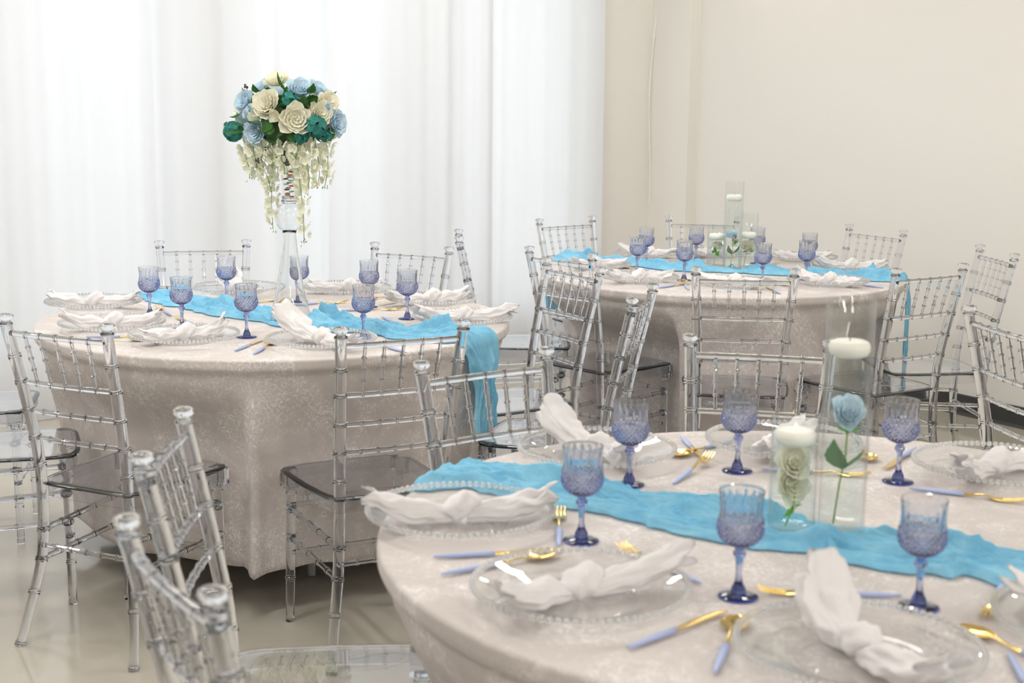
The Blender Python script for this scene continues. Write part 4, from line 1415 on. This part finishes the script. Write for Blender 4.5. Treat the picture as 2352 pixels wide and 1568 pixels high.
# ------------------------------------------------------------------ cylinder vases, floating candles, submerged flowers
CANDLE = [(0.004, 0.0), (0.022, 0.0005), (0.031, 0.004), (0.0345, 0.011), (0.0348, 0.018), (0.032, 0.0255), (0.025, 0.0285), (0.010, 0.0275), (0.001, 0.027)]
SZ = {'short': 'short', 'tall': 'tall', 'medium': 'medium-height'}
for t, x, y, h, r, wl, size in VASES:
    z0 = ZT + 0.0012
    root = empty('cylinder_vase', (x, y, z0))
    mb = MB()
    mb.lathe([(r - 0.004, 0.0), (r - 0.0008, 0.0), (r, 0.002), (r, h - 0.001), (r - 0.0009, h), (r - 0.0022, h), (r - 0.0028, h - 0.001), (r - 0.0028, 0.010), (r - 0.006, 0.009), (0.002, 0.009)], 64)
    build('glass', mb, M['cyl'], root, sharp=40)
    mb = MB()
    rw = r - 0.003
    mb.lathe([(rw - 0.002, 0.0095), (rw, 0.011), (rw, wl), (rw - 0.0005, wl + 0.0002)], 64)
    build('water', mb, M['water'], root, sharp=40)
    tag(root, '%s clear cylinder vase of water on the %s' % (SZ[size], FL[t]), 'vase', 'cylinder vases on the ' + FL[t])
    cn = empty('floating_candle', (x, y, z0 + wl - 0.016))
    mb = MB()
    mb.lathe(CANDLE, 40)
    build('wax', mb, M['wax'], cn, sharp=None)
    wk = MB()
    wk.tube([(0, 0, 0.026), (0.0005, 0, 0.034)], 0.0007, 6)
    wo = build('wick', wk, M['wick'], cn)
    if t == 'C' and size == 'short':
        fm = MB()
        fm.lathe([(0.0005, 0.030), (0.0014, 0.0315), (0.0016, 0.033), (0.0011, 0.035), (0.0003, 0.037)], 10)
        build('flame', fm, M['flame'], cn)
        tag(cn, 'lit white disc candle floating in the short vase on the two-vase table', 'candle')
    else:
        tag(cn, 'unlit white disc candle floating in the %s vase on the %s' % (SZ[size], FL[t]), 'candle')
def stem_obj(parent, pts, r=0.0016):
    mb = MB()
    mb.tube(pts, r, 6)
    return build('stem', mb, M['stem'], parent)
def v_at(i):
    return VASES[i][1], VASES[i][2], ZT + 0.0012
# short vase, two-vase table: one large cream rose with its stem and bright leaf
x, y, z = v_at(0)
f = empty('submerged_rose', (x, y, z))
rose(f, 'cream', Vector((0.000, 0.006, 0.082)), (0.1, -0.9, 0.45), 0.0325, 9, 301)
rose(f, 'cream', Vector((0.001, 0.006, 0.122)), (-0.1, -0.9, 0.6), 0.031, 8, 302)
rose(f, 'cream', Vector((0.004, 0.012, 0.104)), (0.5, -0.7, 0.2), 0.026, 8, 303)
rose(f, 'cream', Vector((-0.008, 0.012, 0.100)), (-0.7, -0.5, 0.2), 0.024, 8, 304)
stem_obj(f, [(0.004, 0, 0.085), (0.002, -0.006, 0.050), (-0.008, -0.008, 0.025), (-0.014, -0.006, 0.0115)])
leaf(f, 'leaf2', (0.001, -0.008, 0.048), (-0.8, -0.3, -0.55), 0.030, PI)
leaf(f, 'leaf2', (0.004, -0.010, 0.050), (0.7, -0.5, 0.3), 0.018, PI)
leaf(f, 'leaf2', (-0.015, -0.012, 0.085), (-0.6, -0.6, 0.2), 0.018, PI)
tag(f, 'cream rose with bright leaves sunk in the short vase on two-vase table', 'flower')
# tall vase, two-vase table: pale blue rose with two broad leaves
x, y, z = v_at(1)
f = empty('submerged_rose', (x, y, z))
rose(f, 'pale_blue', Vector((0.003, 0.0, 0.206)), (0.05, -0.9, 0.75), 0.0305, 9, 311)
stem_obj(f, [(0.004, 0, 0.195), (0.002, -0.004, 0.13), (-0.008, -0.006, 0.08), (-0.016, -0.004, 0.0115)], 0.0019)
for d in ((1, 0.2, 0.1), (-0.9, 0.3, 0.2), (0.2, -1, 0.0), (-0.3, -0.8, 0.1)):
    leaf(f, 'leaf2', (0.004, -0.002, 0.178), d, 0.024, PI)
leaf(f, 'leaf3', (-0.004, -0.006, 0.112), (0.62, -0.35, 0.72), 0.056, PI)
leaf(f, 'leaf3', (-0.006, -0.006, 0.108), (-0.32, -0.35, 1.0), 0.066, PI)
tag(f, 'pale blue rose with sage leaves sunk in the tall vase on two-vase table', 'flower')
# three-vase table: tall vase with leaves, berries and pale blue rose
x, y, z = v_at(2)
f = empty('submerged_rose', (x, y, z))
rose(f, 'pale_blue', Vector((-0.004, 0.006, 0.155)), (-0.1, -0.4, 1), 0.030, 9, 321)
stem_obj(f, [(0.002, 0, 0.15), (0.0, -0.006, 0.10), (-0.004, -0.008, 0.05), (-0.010, -0.008, 0.0115)])
leaf(f, 'leaf3', (-0.002, -0.008, 0.072), (0.55, -0.35, 0.80), 0.058, PI)
leaf(f, 'leaf3', (-0.004, -0.008, 0.070), (-0.42, -0.35, 0.90), 0.050, PI)
for k, d in enumerate(((0.8, -0.4, 0.7), (0.4, -0.6, 0.9), (-0.2, -0.6, 0.9), (0.9, -0.2, 0.2), (0.5, -0.7, 0.3))):
    leaf(f, 'leaf2', (0.004, -0.010, 0.115), d, 0.030, PI + k)
for px_, pz_ in ((-0.002, 0.148), (0.012, 0.146)):
    o = MB()
    q = random.Random(int(pz_ * 1e4))
    for i in range(9):
        o.lathe([(0.0006, -0.003), (0.0026, -0.0016), (0.003, 0.0), (0.0026, 0.0016), (0.0006, 0.003)], 7, (q.uniform(-.005, .005), q.uniform(-.005, .005), q.uniform(-.004, .004)))
    o.tube([(0, 0, 0), (-px_ * 0.3, 0.006, -0.035)], 0.0009, 5)
    build('berry_sprig', o, M['berry'], f, loc=(px_, -0.016, pz_))
tag(f, 'pale blue rose with dark berries and leaves sunk in the tall vase on three-vase table', 'flower')
x, y, z = v_at(3)
f = empty('submerged_rose', (x, y, z))
rose(f, 'cream', Vector((0.006, 0.006, 0.098)), (0.1, -0.3, 1), 0.031, 9, 331)
stem_obj(f, [(0.0, 0, 0.09), (-0.006, -0.010, 0.072), (-0.010, -0.012, 0.045), (-0.014, -0.010, 0.0115)])
for k, d in enumerate(((-0.3, -0.4, 1.0), (0.8, -0.3, 0.2), (-0.9, -0.3, 0.3), (0.6, -0.5, -0.5))):
    leaf(f, 'leaf2', (-0.006, -0.014, 0.073), d, 0.030, PI + 0.3 * k)
tag(f, 'cream rose seen from its green calyx, sunk in the short vase on three-vase table', 'flower')
x, y, z = v_at(4)
f = empty('submerged_rose', (x, y, z))
rose(f, 'cream', Vector((0.0, 0.0, 0.098)), (0.1, -0.7, 0.6), 0.031, 9, 341)
stem_obj(f, [(0.0, 0.004, 0.09), (-0.012, 0.002, 0.05), (-0.018, 0.0, 0.0115)])
leaf(f, 'leaf2', (-0.008, -0.004, 0.082), (-0.7, -0.3, -0.2), 0.026, PI)
leaf(f, 'leaf2', (0.008, -0.006, 0.080), (0.8, -0.3, 0.1), 0.022, PI)
tag(f, 'cream rose facing outward, sunk in the medium-height vase on three-vase table', 'flower')

# the glass presses the petals and leaves together
bpy.context.view_layer.update()
for root in [o for o in scene.objects if o.name.startswith('submerged_rose')]:
    far = 0.0
    for ob in root.children_recursive:
        if ob.type == 'MESH':
            for v in ob.data.vertices:
                w_ = ob.matrix_world @ v.co
                far = max(far, math.hypot(w_.x - root.location.x, w_.y - root.location.y))
    if far > 0.0372:
        root.scale = (0.0372 / far, 0.0372 / far, 1.0)
